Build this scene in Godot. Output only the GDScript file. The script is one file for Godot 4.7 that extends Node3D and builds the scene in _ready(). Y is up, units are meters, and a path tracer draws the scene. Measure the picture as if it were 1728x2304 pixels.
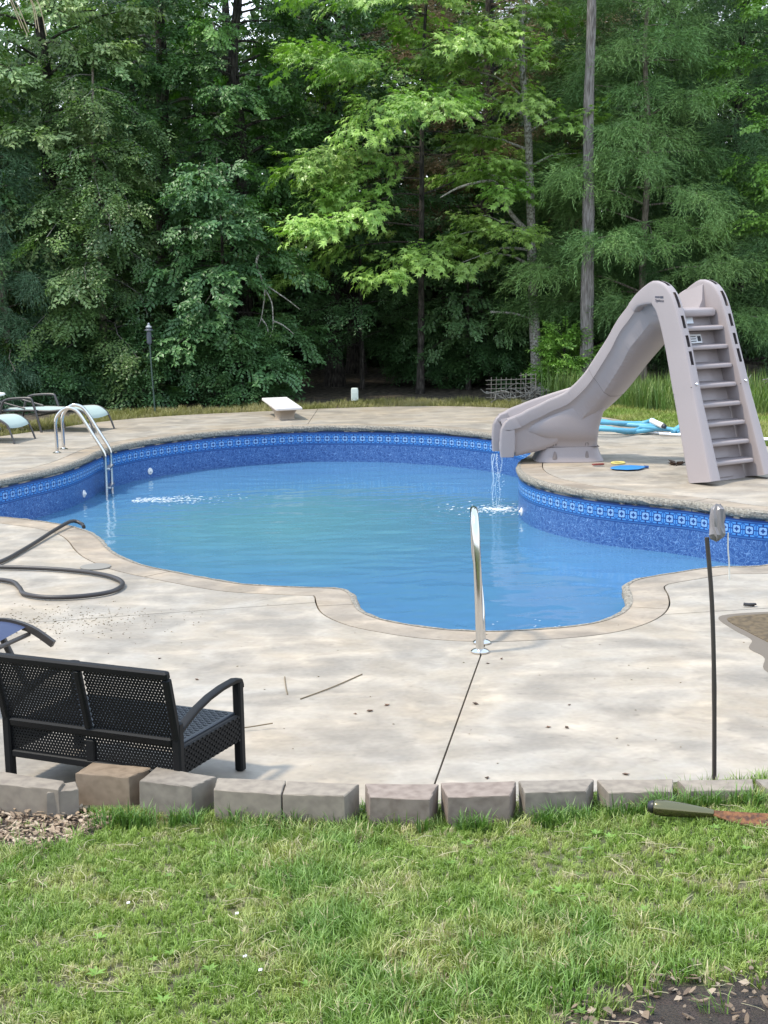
extends Node3D
# A freeform backyard pool at the edge of a wood: metres, y up, deck at y = 0, camera on the lawn looking along -z.

# ---------------------------------------------------------------- mesh builder
class MB:
	var P := PackedVector3Array()
	var U := PackedVector2Array()
	var C := PackedColorArray()
	var col := Color.WHITE
	var tinted := false
	func tri(a: Vector3, b: Vector3, c: Vector3, ua := Vector2.ZERO, ub := Vector2.ZERO, uc := Vector2.ZERO) -> void:
		P.append(a); P.append(b); P.append(c)
		U.append(ua); U.append(ub); U.append(uc)
		if tinted:
			C.append(col); C.append(col); C.append(col)
	func quad(a: Vector3, b: Vector3, c: Vector3, d: Vector3, ua := Vector2(0, 0), ub := Vector2(1, 0), uc := Vector2(1, 1), ud := Vector2(0, 1)) -> void:
		tri(a, b, c, ua, ub, uc)
		tri(a, c, d, ua, uc, ud)
	func flip_from(mark: int) -> void:   # turns a closed body so that its faces look outward
		var v := 0.0
		var o := P[mark]
		for i in range(mark, P.size(), 3):
			v += (P[i] - o).dot((P[i + 1] - o).cross(P[i + 2] - o))
		if v < 0.0:
			turn_from(mark)
	func turn_from(mark: int) -> void:
		for i in range(mark, P.size(), 3):
			var p := P[i + 1]; P[i + 1] = P[i + 2]; P[i + 2] = p
			var u := U[i + 1]; U[i + 1] = U[i + 2]; U[i + 2] = u
	func cap(ring: PackedVector3Array) -> void:
		var n := Vector3.ZERO
		for i in ring.size():
			n += ring[i].cross(ring[(i + 1) % ring.size()])
		if n.length() < 1e-9:
			return
		n = n.normalized()
		var e := (Vector3.UP if absf(n.y) < 0.9 else Vector3.RIGHT).cross(n).normalized()
		var f := n.cross(e)
		var flat := PackedVector2Array()
		for p in ring:
			flat.append(Vector2(p.dot(e), p.dot(f)))
		var idx := Geometry2D.triangulate_polygon(flat)
		for i in range(0, idx.size(), 3):
			var a := ring[idx[i]]; var b := ring[idx[i + 1]]; var c := ring[idx[i + 2]]
			if (b - a).cross(c - a).dot(n) < 0.0:
				tri(a, c, b)
			else:
				tri(a, b, c)
	func loft(rings: Array, closed := true, caps := true, skip := {}) -> void:
		var mark := P.size()
		var m: int = rings[0].size()
		var v0 := 0.0
		for i in rings.size() - 1:
			var A: PackedVector3Array = rings[i]
			var B: PackedVector3Array = rings[i + 1]
			var v1 := v0 + A[0].distance_to(B[0])
			for j in (m if closed else m - 1):
				if skip.has(i * 1000 + j):
					continue
				var k := (j + 1) % m
				var u0 := float(j) / m
				var u1 := float(j + 1) / m
				tri(A[j], A[k], B[k], Vector2(u0, v0), Vector2(u1, v0), Vector2(u1, v1))
				tri(A[j], B[k], B[j], Vector2(u0, v0), Vector2(u1, v1), Vector2(u0, v1))
			v0 = v1
		if caps:
			var first: PackedVector3Array = rings[0].duplicate()
			first.reverse()
			cap(first)
			cap(rings[-1])
		flip_from(mark)
	func tube(path: PackedVector3Array, radius, sides := 8, caps := true) -> void:
		var rings := []
		var n := path.size()
		var t0 := (path[1] - path[0]).normalized()
		var e := (Vector3.UP if absf(t0.y) < 0.9 else Vector3.RIGHT).cross(t0).normalized()
		for i in n:
			var t := (path[mini(i + 1, n - 1)] - path[maxi(i - 1, 0)]).normalized()
			e = (e - t * e.dot(t)).normalized()
			var f := t.cross(e)
			var r: float = radius[i] if radius is Array or radius is PackedFloat32Array else radius
			var ring := PackedVector3Array()
			for j in sides:
				var a := TAU * j / sides
				ring.append(path[i] + (e * cos(a) + f * sin(a)) * r)
			rings.append(ring)
		loft(rings, true, caps)
	func box(c: Vector3, s: Vector3, b := Basis.IDENTITY, bevel := 0.004) -> void:
		var h := s * 0.5
		var r := minf(bevel, minf(h.x, minf(h.y, h.z)) * 0.45)
		var rings := []
		for lv in [[-h.y, r], [-h.y + r, 0.0], [h.y - r, 0.0], [h.y, r]]:
			var x: float = h.x - lv[1]
			var z: float = h.z - lv[1]
			var ring := PackedVector3Array()
			for q in [[-x + r, -z], [x - r, -z], [x, -z + r], [x, z - r], [x - r, z], [-x + r, z], [-x, z - r], [-x, -z + r]]:
				ring.append(c + b * Vector3(q[0], lv[0], q[1]))
			rings.append(ring)
		loft(rings)
	func brick(c: Vector3, s: Vector3, b := Basis.IDENTITY) -> void:   # twelve triangles, no bevel
		var h := s * 0.5
		var rings := []
		for y in [-h.y, h.y]:
			rings.append(PackedVector3Array([c + b * Vector3(-h.x, y, -h.z), c + b * Vector3(h.x, y, -h.z), c + b * Vector3(h.x, y, h.z), c + b * Vector3(-h.x, y, h.z)]))
		loft(rings)
	func lathe(profile: Array, sides: int, xf := Transform3D.IDENTITY) -> void:
		var rings := []
		for p in profile:
			var ring := PackedVector3Array()
			for j in sides:
				var a := TAU * j / sides
				ring.append(xf * Vector3(cos(a) * p.x, p.y, sin(a) * p.x))
			rings.append(ring)
		loft(rings)
	func slab(poly: PackedVector2Array, y0: float, y1: float, bevel := 0.0) -> void:   # plan polygon (x, z) made thick
		var idx := Geometry2D.triangulate_polygon(poly)
		for i in range(0, idx.size(), 3):
			var a := Vector3(poly[idx[i]].x, y1, poly[idx[i]].y)
			var b := Vector3(poly[idx[i + 1]].x, y1, poly[idx[i + 1]].y)
			var c := Vector3(poly[idx[i + 2]].x, y1, poly[idx[i + 2]].y)
			if (b - a).cross(c - a).y < 0.0:
				tri(a, c, b)
			else:
				tri(a, b, c)
		var cw := Geometry2D.is_polygon_clockwise(poly)
		for i in poly.size():
			var p := poly[i]
			var q := poly[(i + 1) % poly.size()]
			var a := Vector3(p.x, y0, p.y); var b := Vector3(q.x, y0, q.y)
			var c := Vector3(q.x, y1, q.y); var d := Vector3(p.x, y1, p.y)
			var out := Vector3(q.y - p.y, 0, p.x - q.x) * (-1.0 if cw else 1.0)
			if (b - a).cross(c - a).dot(out) > 0.0:
				quad(a, b, c, d)
			else:
				quad(d, c, b, a)
	func world_uv(sx: float, sz: float, ox := 0.0, oz := 0.0) -> void:
		for i in P.size():
			U[i] = Vector2((P[i].x - ox) * sx, (P[i].z - oz) * sz)
	func done(crease := 35.0) -> ArrayMesh:
		var n := P.size()
		var limit := cos(deg_to_rad(crease))
		var fn := PackedVector3Array()
		fn.resize(n / 3)
		var at := {}
		var keys := []
		keys.resize(n)
		for i in n / 3:
			fn[i] = (P[i * 3 + 1] - P[i * 3]).cross(P[i * 3 + 2] - P[i * 3])
		var N := PackedVector3Array()
		N.resize(n)
		if crease > 2.0:
			for i in n:
				var k := Vector3i((P[i] * 4000.0).round())
				keys[i] = k
				if at.has(k):
					at[k].append(i / 3)
				else:
					at[k] = [i / 3]
			for i in n:
				var own := fn[i / 3].normalized()
				var sum := Vector3.ZERO
				for f in at[keys[i]]:
					if fn[f].normalized().dot(own) >= limit:
						sum += fn[f]
				N[i] = sum.normalized() if sum.length() > 1e-12 else own
		else:
			for i in n:
				N[i] = fn[i / 3].normalized()
		var idx := PackedInt32Array()
		idx.resize(n)
		for i in range(0, n, 3):
			idx[i] = i; idx[i + 1] = i + 2; idx[i + 2] = i + 1   # clockwise fronts
		var arr := []
		arr.resize(Mesh.ARRAY_MAX)
		arr[Mesh.ARRAY_VERTEX] = P
		arr[Mesh.ARRAY_NORMAL] = N
		arr[Mesh.ARRAY_TEX_UV] = U
		if tinted:
			arr[Mesh.ARRAY_COLOR] = C
		arr[Mesh.ARRAY_INDEX] = idx
		var m := ArrayMesh.new()
		m.add_surface_from_arrays(Mesh.PRIMITIVE_TRIANGLES, arr)
		return m

# ---------------------------------------------------------------- naming helpers
var used := {}
var rng := RandomNumberGenerator.new()

func numbered(called: String) -> String:
	if not used.has(called):
		used[called] = 0
		return called
	used[called] += 1
	return "%s_%03d" % [called, used[called]]

func tag(o: Node3D, label: String, category := "", group := "", kind := "") -> Node3D:
	if label: o.set_meta("label", label)
	if category: o.set_meta("category", category)
	if group: o.set_meta("group", group)
	if kind: o.set_meta("kind", kind)
	return o

func thing(called: String, label: String, category: String, where := Vector3.ZERO, turn := 0.0, group := "") -> Node3D:
	var o := Node3D.new()
	o.name = numbered(called)
	add_child(o)
	o.position = where
	o.rotation.y = turn
	tag(o, label, category, group)
	return o

func put(called: String, m, mat: Material, parent: Node3D = null, crease := 35.0) -> MeshInstance3D:
	var o := MeshInstance3D.new()
	o.mesh = m.done(crease) if m is MB else m
	o.material_override = mat
	if parent:
		o.name = called
		var k := 0
		while parent.has_node(NodePath(String(o.name))):
			k += 1
			o.name = "%s_%03d" % [called, k]
		parent.add_child(o)
	else:
		o.name = numbered(called)
		add_child(o)
	return o

func many(called: String, mesh: Mesh, mat: Material, places: Array, tints: Array, parent: Node3D = null) -> MultiMeshInstance3D:
	var mm := MultiMesh.new()
	mm.transform_format = MultiMesh.TRANSFORM_3D
	mm.use_colors = true
	mm.mesh = mesh
	mm.instance_count = places.size()
	for i in places.size():
		mm.set_instance_transform(i, places[i])
		mm.set_instance_color(i, tints[i])
	var o := MultiMeshInstance3D.new()
	o.multimesh = mm
	o.material_override = mat
	if parent:
		o.name = called
		var k := 0
		while parent.has_node(NodePath(String(o.name))):
			k += 1
			o.name = "%s_%03d" % [called, k]
		parent.add_child(o)
	else:
		o.name = numbered(called)
		add_child(o)
	return o

# ---------------------------------------------------------------- materials
func mat(c: Color, rough := 0.7, metal := 0.0) -> StandardMaterial3D:
	var m := StandardMaterial3D.new()
	m.albedo_color = c.linear_to_srgb()
	m.roughness = rough
	m.metallic = metal
	return m

func noise(freq: float, s: int, octaves := 4, kind := FastNoiseLite.TYPE_SIMPLEX_SMOOTH) -> FastNoiseLite:
	var n := FastNoiseLite.new()
	n.noise_type = kind
	n.frequency = freq
	n.seed = s
	n.fractal_octaves = octaves
	return n

func ntex(freq: float, s: int, stops: Array, size := 512, octaves := 5, kind := FastNoiseLite.TYPE_SIMPLEX_SMOOTH) -> NoiseTexture2D:
	var t := NoiseTexture2D.new()
	t.width = size; t.height = size
	t.seamless = true
	t.noise = noise(freq, s, octaves, kind)
	var g := Gradient.new()
	g.offsets = PackedFloat32Array()
	var off := PackedFloat32Array()
	var cols := PackedColorArray()
	for st in stops:
		off.append(st[0]); cols.append(st[1].linear_to_srgb())
	g.offsets = off
	g.colors = cols
	t.color_ramp = g
	return t

func bump_tex(freq: float, s: int, size := 512, octaves := 5, kind := FastNoiseLite.TYPE_SIMPLEX_SMOOTH) -> NoiseTexture2D:
	var t := NoiseTexture2D.new()
	t.width = size; t.height = size
	t.seamless = true
	t.noise = noise(freq, s, octaves, kind)
	return t

func tri_mat(tex: Texture2D, scale: Vector3, rough := 0.85, bump: Texture2D = null, depth := 1.0, tint := Color.WHITE) -> StandardMaterial3D:
	var m := StandardMaterial3D.new()
	m.albedo_texture = tex
	m.albedo_color = tint
	m.roughness = rough
	m.uv1_triplanar = true
	m.uv1_world_triplanar = true
	m.uv1_scale = scale
	if bump:
		m.heightmap_enabled = true
		m.heightmap_texture = bump
		m.heightmap_scale = depth
	return m

func leaf_mat(rough := 0.45, back := Color(0.62, 0.75, 0.25)) -> StandardMaterial3D:
	var m := StandardMaterial3D.new()
	m.vertex_color_use_as_albedo = true
	m.roughness = rough
	m.backlight_enabled = true
	m.backlight = back
	m.cull_mode = BaseMaterial3D.CULL_DISABLED
	return m

func picture(w: int, h: int, fn: Callable) -> ImageTexture:
	var im := Image.create(w, h, false, Image.FORMAT_RGB8)
	for y in h:
		for x in w:
			im.set_pixel(x, y, fn.call(x, y))
	return ImageTexture.create_from_image(im)

func smooth(pts: Array, step: float, closed := true) -> PackedVector2Array:   # Catmull-Rom through the points, even steps
	var raw := PackedVector2Array()
	var n := pts.size()
	for i in (n if closed else n - 1):
		var a: Vector2 = pts[(i - 1 + n) % n] if closed else pts[maxi(i - 1, 0)]
		var b: Vector2 = pts[i]
		var c: Vector2 = pts[(i + 1) % n]
		var d: Vector2 = pts[(i + 2) % n] if closed else pts[mini(i + 2, n - 1)]
		for k in 10:
			raw.append(b.cubic_interpolate(c, a, d, k / 10.0))
	if not closed:
		raw.append(pts[-1])
	var out := PackedVector2Array([raw[0]])
	var m := raw.size()
	for i in range(1, m):
		if raw[i].distance_to(out[-1]) >= step:
			out.append(raw[i])
	if not closed and out[-1] != raw[-1]:
		out.append(raw[-1])
	elif closed and out[-1].distance_to(out[0]) < step * 0.5:
		out.remove_at(out.size() - 1)
	return out

func curve3(pts: Array, per := 8) -> PackedVector3Array:
	var out := PackedVector3Array()
	var n := pts.size()
	for i in n - 1:
		var a: Vector3 = pts[maxi(i - 1, 0)]
		var d: Vector3 = pts[mini(i + 2, n - 1)]
		for k in per:
			out.append((pts[i] as Vector3).cubic_interpolate(pts[i + 1], a, d, float(k) / per))
	out.append(pts[-1])
	return out

func rvec(s: float) -> Vector3:
	return Vector3(rng.randf_range(-s, s), rng.randf_range(-s, s), rng.randf_range(-s, s))

# ---------------------------------------------------------------- terrain shared by grass, blocks and soil
var bumps: FastNoiseLite
func lawn_y(x: float, z: float) -> float:
	var t := maxf(z + 6.12, 0.0)
	var y := 0.03 + 0.148 * t + 0.012 * bumps.get_noise_2d(x * 1.3, z * 1.3) * minf(1.0, t)
	y += 0.09 * smoothstep(0.4, 1.5, x) * (1.0 - smoothstep(0.0, 1.6, t))
	y += 0.02 * smoothstep(-0.5, -1.3, x) * (1.0 - smoothstep(0.0, 1.2, t))
	return y

# materials kept for reuse
var M := {}
var spray := []

func _ready() -> void:
	rng.seed = 7
	bumps = noise(0.9, 4, 3)
	# ------------------------------------------------ camera, sky, sun, exposure
	var cam := Camera3D.new()
	cam.name = "camera"
	cam.fov = 38.49
	cam.near = 0.1
	cam.far = 900.0
	cam.position = Vector3(0, 2.45, 0)
	cam.rotation_order = EULER_ORDER_YXZ
	cam.rotation_degrees = Vector3(-9.5, 0, -1.0)
	add_child(cam)
	cam.current = true

	var env := Environment.new()
	var sky := Sky.new()
	var sm := ProceduralSkyMaterial.new()
	sm.sky_top_color = Color(0.74, 0.82, 0.93)
	sm.sky_horizon_color = Color(0.93, 0.95, 0.97)
	sm.sky_curve = 0.2
	sm.sky_energy_multiplier = 1.0
	sm.ground_bottom_color = Color(0.35, 0.36, 0.3)
	sm.ground_horizon_color = Color(0.6, 0.62, 0.6)
	sm.sun_angle_max = 1.0
	sky.sky_material = sm
	env.background_mode = Environment.BG_SKY
	env.sky = sky
	env.tonemap_mode = Environment.TONE_MAPPER_LINEAR
	env.tonemap_exposure = 2.5
	env.sdfgi_enabled = true
	env.ssao_enabled = true
	env.ssil_enabled = true
	var we := WorldEnvironment.new()
	we.name = "environment"
	we.environment = env
	add_child(we)

	var sun := DirectionalLight3D.new()
	sun.name = "sun"
	sun.light_color = Color(1.0, 0.965, 0.9)
	sun.light_energy = 0.6
	sun.light_angular_distance = 6.0
	sun.shadow_enabled = true
	add_child(sun)
	sun.look_at_from_position(Vector3(-4.6, 9.0, 1.0), Vector3.ZERO, Vector3.UP)

	make_materials()
	make_sprays()
	build_pool_and_deck()
	build_ground()
	build_lawn()
	build_slide()
	build_blocks()
	build_bench()
	build_pool_fittings()
	build_loungers()
	build_small_things()
	build_wood()

func make_materials() -> void:
	M.bark_grey = tri_mat(ntex(0.012, 21, [[0.25, Color(0.15, 0.13, 0.115)], [0.5, Color(0.26, 0.23, 0.21)], [0.75, Color(0.34, 0.31, 0.29)]], 512, 5), Vector3(4.5, 0.5, 4.5), 0.95, bump_tex(0.015, 22), 4.0)
	M.bark_dark = tri_mat(ntex(0.012, 23, [[0.25, Color(0.018, 0.015, 0.012)], [0.55, Color(0.06, 0.05, 0.04)], [0.8, Color(0.1, 0.09, 0.075)]], 512, 5), Vector3(3, 0.7, 3), 0.95, bump_tex(0.015, 24), 4.0)
	M.bark_pale = tri_mat(ntex(0.014, 25, [[0.35, Color(0.15, 0.13, 0.1)], [0.5, Color(0.33, 0.31, 0.26)], [0.65, Color(0.46, 0.44, 0.39)]], 512, 5), Vector3(3, 2, 3), 0.9, bump_tex(0.02, 26), 1.5)
	M.bark_cedar = tri_mat(ntex(0.012, 27, [[0.3, Color(0.16, 0.13, 0.1)], [0.6, Color(0.34, 0.29, 0.23)]], 512, 5), Vector3(4, 0.6, 4), 0.95, bump_tex(0.015, 28), 3.0)
	M.dead = tri_mat(ntex(0.02, 29, [[0.3, Color(0.1, 0.09, 0.075)], [0.6, Color(0.24, 0.225, 0.195)]], 256, 4), Vector3(5, 2, 5), 0.9)
	M.leaf = leaf_mat(0.42)
	M.leaf_dull = leaf_mat(0.6, Color(0.45, 0.55, 0.2))
	M.needle = leaf_mat(0.6, Color(0.3, 0.36, 0.15))
	M.grass = leaf_mat(0.5, Color(0.6, 0.7, 0.22))
	M.straw = leaf_mat(0.75, Color(0.4, 0.36, 0.2))
	M.slide = tri_mat(ntex(0.35, 31, [[0.2, Color(0.275, 0.234, 0.228)], [0.55, Color(0.325, 0.281, 0.277)], [0.85, Color(0.365, 0.32, 0.317)]], 512, 3), Vector3(3, 3, 3), 0.42, bump_tex(0.25, 32, 512, 2), 0.06)
	M.seam = mat(Color(0.12, 0.1, 0.1), 0.8)
	M.steel = mat(Color(0.62, 0.6, 0.57), 0.14, 1.0)
	M.steel_dull = mat(Color(0.55, 0.56, 0.57), 0.32, 1.0)
	M.wicker = mat(Color(0.005, 0.0053, 0.006), 0.58)
	M.wicker.metallic_specular = 0.35
	M.white = mat(Color(0.75, 0.74, 0.7), 0.5)
	M.block = []
	var bb := bump_tex(0.05, 44, 512, 4)
	for q in [[Color(0.17, 0.125, 0.085), Color(0.27, 0.205, 0.145)], [Color(0.165, 0.14, 0.115), Color(0.245, 0.212, 0.172)], [Color(0.185, 0.155, 0.125), Color(0.265, 0.226, 0.178)], [Color(0.175, 0.135, 0.11), Color(0.255, 0.205, 0.17)]]:
		M.block.append(tri_mat(ntex(0.022, 40 + M.block.size(), [[0.15, q[0]], [0.5, q[0].lerp(q[1], 0.55)], [0.85, q[1]]], 512, 3), Vector3(1.1, 1.1, 1.1), 0.93, bb, 0.05))

# ---------------------------------------------------------------- pool, coping, deck, water
var outline: PackedVector2Array   # pool edge, seen from above (x, z)
const WATER := -0.57

func pool_points() -> Array:
	var a := []
	for q in [[-4.61, -17.46], [-4.42, -17.89], [-4.2, -18.4], [-4.05, -18.95], [-3.97, -19.6], [-3.92, -20.2], [-3.72, -20.95], [-3.29, -21.67], [-2.66, -22.34], [-1.81, -22.78], [-0.96, -22.95], [-0.08, -22.77], [0.66, -22.42], [1.14, -22.02], [1.58, -21.5], [1.9, -20.85], [2.03, -20.0], [1.95, -19.1], [1.72, -18.3], [1.64, -17.5], [1.71, -16.87], [1.88, -16.39], [2.17, -15.87], [2.5, -15.5], [2.85, -15.22], [3.21, -14.9], [3.45, -14.55], [3.8, -14.25], [4.6, -13.85], [5.0, -13.1], [4.6, -12.2], [3.9, -11.85], [3.3, -11.78], [2.97, -11.66], [2.74, -11.68], [2.52, -11.6], [2.3, -11.47], [2.1, -11.35], [1.94, -11.22], [1.84, -11.01], [1.81, -10.69], [1.76, -10.4], [1.66, -10.14], [1.49, -9.92], [1.27, -9.78], [0.93, -9.7], [0.66, -9.69], [0.38, -9.77], [0.15, -9.92], [-0.04, -10.1], [-0.17, -10.35], [-0.22, -10.63], [-0.24, -10.85], [-0.29, -11.02], [-0.38, -11.12], [-0.69, -11.19], [-1.07, -11.31], [-1.3, -11.47], [-1.64, -11.77], [-2.03, -12.15], [-2.31, -12.58], [-2.48, -12.96], [-2.64, -13.42], [-2.79, -13.76], [-2.94, -13.99], [-3.16, -14.24], [-3.53, -14.53], [-3.95, -14.78], [-4.8, -15.0], [-5.5, -15.6], [-5.5, -16.5], [-5.0, -17.1]]:
		a.append(Vector2(q[0], q[1]))
	return a

func strip(a: Vector2, b: Vector2, w: float) -> PackedVector2Array:
	var n := (b - a).normalized().orthogonal() * w * 0.5
	return PackedVector2Array([a + n, b + n, b - n, a - n])

func cut(pieces: Array, knife: PackedVector2Array) -> Array:
	var out := []
	for p in pieces:
		for q in Geometry2D.clip_polygons(p, knife):
			if not Geometry2D.is_polygon_clockwise(q) and q.size() > 2:
				out.append(q)
	return out

func area(p: PackedVector2Array) -> float:
	var s := 0.0
	for i in p.size():
		s += p[i].cross(p[(i + 1) % p.size()])
	return absf(s) * 0.5

func deck_outer() -> PackedVector2Array:
	var back := smooth([Vector2(-9, -17.5), Vector2(-7.4, -20.0), Vector2(-5.78, -22.3), Vector2(-4.61, -24.2), Vector2(-3.5, -25.0), Vector2(-2.31, -25.4), Vector2(-1.0, -25.8), Vector2(0.32, -25.95), Vector2(1.4, -25.75), Vector2(2.4, -25.1), Vector2(3.2, -24.2), Vector2(3.85, -22.8), Vector2(4.35, -21.0), Vector2(5.12, -19.4), Vector2(6.2, -18.0), Vector2(7.8, -16.8)], 0.3, false)
	var p := PackedVector2Array([Vector2(7.8, -6.05), Vector2(-0.1, -6.12), Vector2(-0.9, -6.22), Vector2(-1.8, -6.5), Vector2(-9, -8.0)])
	p.append_array(back)
	if Geometry2D.is_polygon_clockwise(p):
		p.reverse()
	return p

func build_pool_and_deck() -> void:
	outline = smooth(pool_points(), 0.07)
	if Geometry2D.is_polygon_clockwise(outline):
		outline.reverse()
	var n := outline.size()
	# --- concrete: one large stain map for the whole deck, grain on top
	var big := noise(0.011, 51, 4)
	var streak := noise(0.034, 52, 5)
	var spots := noise(0.12, 53, 4)
	var fine := noise(0.35, 55, 2)
	var crisp := noise(0.022, 57, 5)
	var tone := noise(0.006, 54, 3)
	var W := 1200
	var H := 1400
	var im := Image.create(W, H, false, Image.FORMAT_RGB8)
	var hm := Image.create(W, H, false, Image.FORMAT_RGB8)
	for y in H:
		for x in W:
			var b := big.get_noise_2d(x * 0.7, y * 1.0)
			var s := streak.get_noise_2d(x * 0.8 + 30.0 * b, y * 1.25)
			var f := spots.get_noise_2d(x, y * 1.3)
			var g := fine.get_noise_2d(x, y)
			var k2 := crisp.get_noise_2d(x * 0.75 + 24.0 * b, y * 1.35)
			var v := 0.312 + 0.016 * b + 0.016 * s + 0.022 * f + 0.03 * g
			v += 0.034 * smoothstep(0.04, 0.16, k2) - 0.026 * smoothstep(0.1, 0.22, -k2)
			if s > 0.2: v += (s - 0.2) * 0.16
			if f > 0.34: v -= (f - 0.34) * 0.22
			var warm := tone.get_noise_2d(x, y) * 0.05 + 0.035 * s
			var c := Color(v * (1.05 + warm), v * 0.91, v * (0.735 - warm)).linear_to_srgb()
			im.set_pixel(x, y, c)
			var h := 0.5 + 0.3 * s + 0.2 * f + 0.2 * g
			hm.set_pixel(x, y, Color(h, h, h))
	# hairline cracks, drip runs and old water marks
	for k in 20:
		var cx := rng.randf_range(60, W - 60)
		var cy := rng.randf_range(500, H - 60)
		var dir := rng.randf() * TAU
		var dark := rng.randf_range(0.84, 0.95)
		for q in rng.randi_range(15, 70):
			dir += rng.randfn(0.0, 0.16)
			cx += cos(dir) * 1.1; cy += sin(dir) * 0.8
			if cx < 2 or cy < 2 or cx > W - 3 or cy > H - 3: break
			var c := im.get_pixel(int(cx), int(cy))
			im.set_pixel(int(cx), int(cy), Color(c.r * dark, c.g * dark, c.b * dark))
	for k in 60:
		var cx := rng.randf_range(40, W - 40)
		var cy := rng.randf_range(500, H - 40)
		var rr := rng.randf_range(4, 26)
		var amt := rng.randf_range(-0.07, 0.05)
		for y in range(int(-rr), int(rr) + 1):
			for x in range(int(-rr), int(rr) + 1):
				var px := int(cx + x * 1.0)
				var py := int(cy + y * 1.0)
				if px < 0 or py < 0 or px >= W or py >= H: continue
				var e := Vector2(x, y).length() / rr + 0.5 * spots.get_noise_2d(px * 2.0, py * 2.0)
				if e > 1.0: continue
				var m := 1.0 + amt * (0.4 + 0.6 * smoothstep(0.5, 0.95, e))
				var c := im.get_pixel(px, py)
				im.set_pixel(px, py, Color(c.r * m, c.g * m, c.b * m))
	var deck_mat := StandardMaterial3D.new()
	deck_mat.albedo_texture = ImageTexture.create_from_image(im)
	deck_mat.heightmap_enabled = true
	deck_mat.heightmap_texture = ImageTexture.create_from_image(hm)
	deck_mat.heightmap_scale = 0.5
	deck_mat.roughness = 0.62
	deck_mat.detail_enabled = true
	deck_mat.detail_blend_mode = BaseMaterial3D.BLEND_MODE_MUL
	deck_mat.detail_albedo = ntex(0.05, 56, [[0.3, Color(0.78, 0.78, 0.78)], [0.5, Color(1, 1, 1)], [0.7, Color(0.9, 0.88, 0.85)]], 512, 5)
	deck_mat.uv1_scale = Vector3(1, 1, 1)
	M.deck = deck_mat
	var coping_mat := deck_mat.duplicate()
	coping_mat.albedo_color = Color(0.97, 0.945, 0.92)
	M.coping = coping_mat

	# --- deck slabs and coping sections, cut by open joints
	var band: PackedVector2Array = Geometry2D.offset_polygon(outline, 0.29, Geometry2D.JOIN_ROUND)[0]
	var wide: PackedVector2Array = Geometry2D.offset_polygon(outline, 0.302, Geometry2D.JOIN_ROUND)[0]
	var joints := [[Vector2(0.64, -9.3), Vector2(0.07, -5.8)], [Vector2(-0.22, -10.7), Vector2(-9, -8.6)], [Vector2(1.6, -10.0), Vector2(7.9, -11.1)], [Vector2(-1.2, -22.8), Vector2(-1.12, -26.2)], [Vector2(-4.0, -19.6), Vector2(-9.2, -18.6)], [Vector2(1.8, -17.5), Vector2(5.6, -19.6)], [Vector2(4.7, -13.4), Vector2(8, -13.6)], [Vector2(-4.9, -15.4), Vector2(-9.2, -13.0)], [Vector2(1.6, -21.5), Vector2(4.6, -22.2)], [Vector2(-3.0, -21.9), Vector2(-5.2, -24.0)]]
	var pieces := [deck_outer()]
	for j in joints:
		var d: Vector2 = (j[0] - j[1]).normalized() * 0.6
		pieces = cut(pieces, strip(j[0] + d, j[1], 0.010))
	pieces = cut(pieces, wide)
	var deck := Node3D.new()
	deck.name = "deck"
	add_child(deck)
	tag(deck, "pale stamped concrete pool deck", "", "", "structure")
	for p in pieces:
		if area(p) < 0.05:
			continue
		var b := MB.new()
		b.slab(p, -0.12, 0.0)
		b.world_uv(1.0 / 18.0, 1.0 / 21.0, -9.0, -27.0)
		put("slab", b, deck_mat, deck, 20.0)
	var base := MB.new()
	for p in cut_halves(deck_outer(), Geometry2D.offset_polygon(outline, 0.12, Geometry2D.JOIN_ROUND)[0]):
		base.slab(p, -0.2, -0.05)
	put("joint_filler", base, mat(Color(0.07, 0.062, 0.055), 0.95), deck, 20.0)

	var pool := thing("swimming_pool", "freeform swimming pool with blue patterned liner and stone-edged coping", "swimming pool")
	var ring := [band]
	var cop_joint := []
	for k in [12, 40, 70, 100, 128, 156, 184, 212, 240, 268, 300, 326, 352, 381, 403, 421, 440, 462, 484, 505, 528, 550, 575]:
		if k < n:
			cop_joint.append(k)
	ring = []
	for p in cut_halves(band, outline):
		ring.append(p)
	for k in cop_joint:
		var t := (outline[(k + 1) % n] - outline[(k - 1 + n) % n]).normalized()
		var o := Vector2(t.y, -t.x)
		ring = cut(ring, strip(outline[k] - o * 0.02, outline[k] + o * 0.33, 0.011))
	for p in ring:
		if area(p) < 0.004:
			continue
		var b := MB.new()
		b.slab(p, -0.1, 0.0)
		b.world_uv(1.0 / 18.0, 1.0 / 21.0, -9.3, -27.2)
		put("coping_section", b, coping_mat, pool, 20.0)
	# rough broken face of the coping, overhanging the liner
	var rough := noise(3.2, 61, 4)
	var lip := MB.new()
	var rings := []
	for i in n + 1:
		var p := outline[i % n]
		var t := (outline[(i + 1) % n] - outline[(i - 1 + n) % n]).normalized()
		var inw := Vector2(-t.y, t.x)
		var r := PackedVector3Array()
		for q in [[-0.02, 0.0035], [0.012, 0.002], [0.03, -0.012], [0.036, -0.035], [0.033, -0.06], [0.02, -0.078], [-0.06, -0.082]]:
			var k := rough.get_noise_3d(p.x * 3.0, q[1] * 22.0, p.y * 3.0) * 0.02
			if q[0] < 0.0: k = 0.0
			var w: Vector2 = p + inw * (q[0] + k - 0.012)
			r.append(Vector3(w.x, q[1] + k * 0.12, w.y))
		rings.append(r)
	lip.loft(rings, false, false)
	var up := 0.0
	for i in range(0, lip.P.size(), 3):
		var f := (lip.P[i + 1] - lip.P[i]).cross(lip.P[i + 2] - lip.P[i])
		up += f.y * (1.0 if lip.P[i].y > -0.02 else 0.0)
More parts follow.
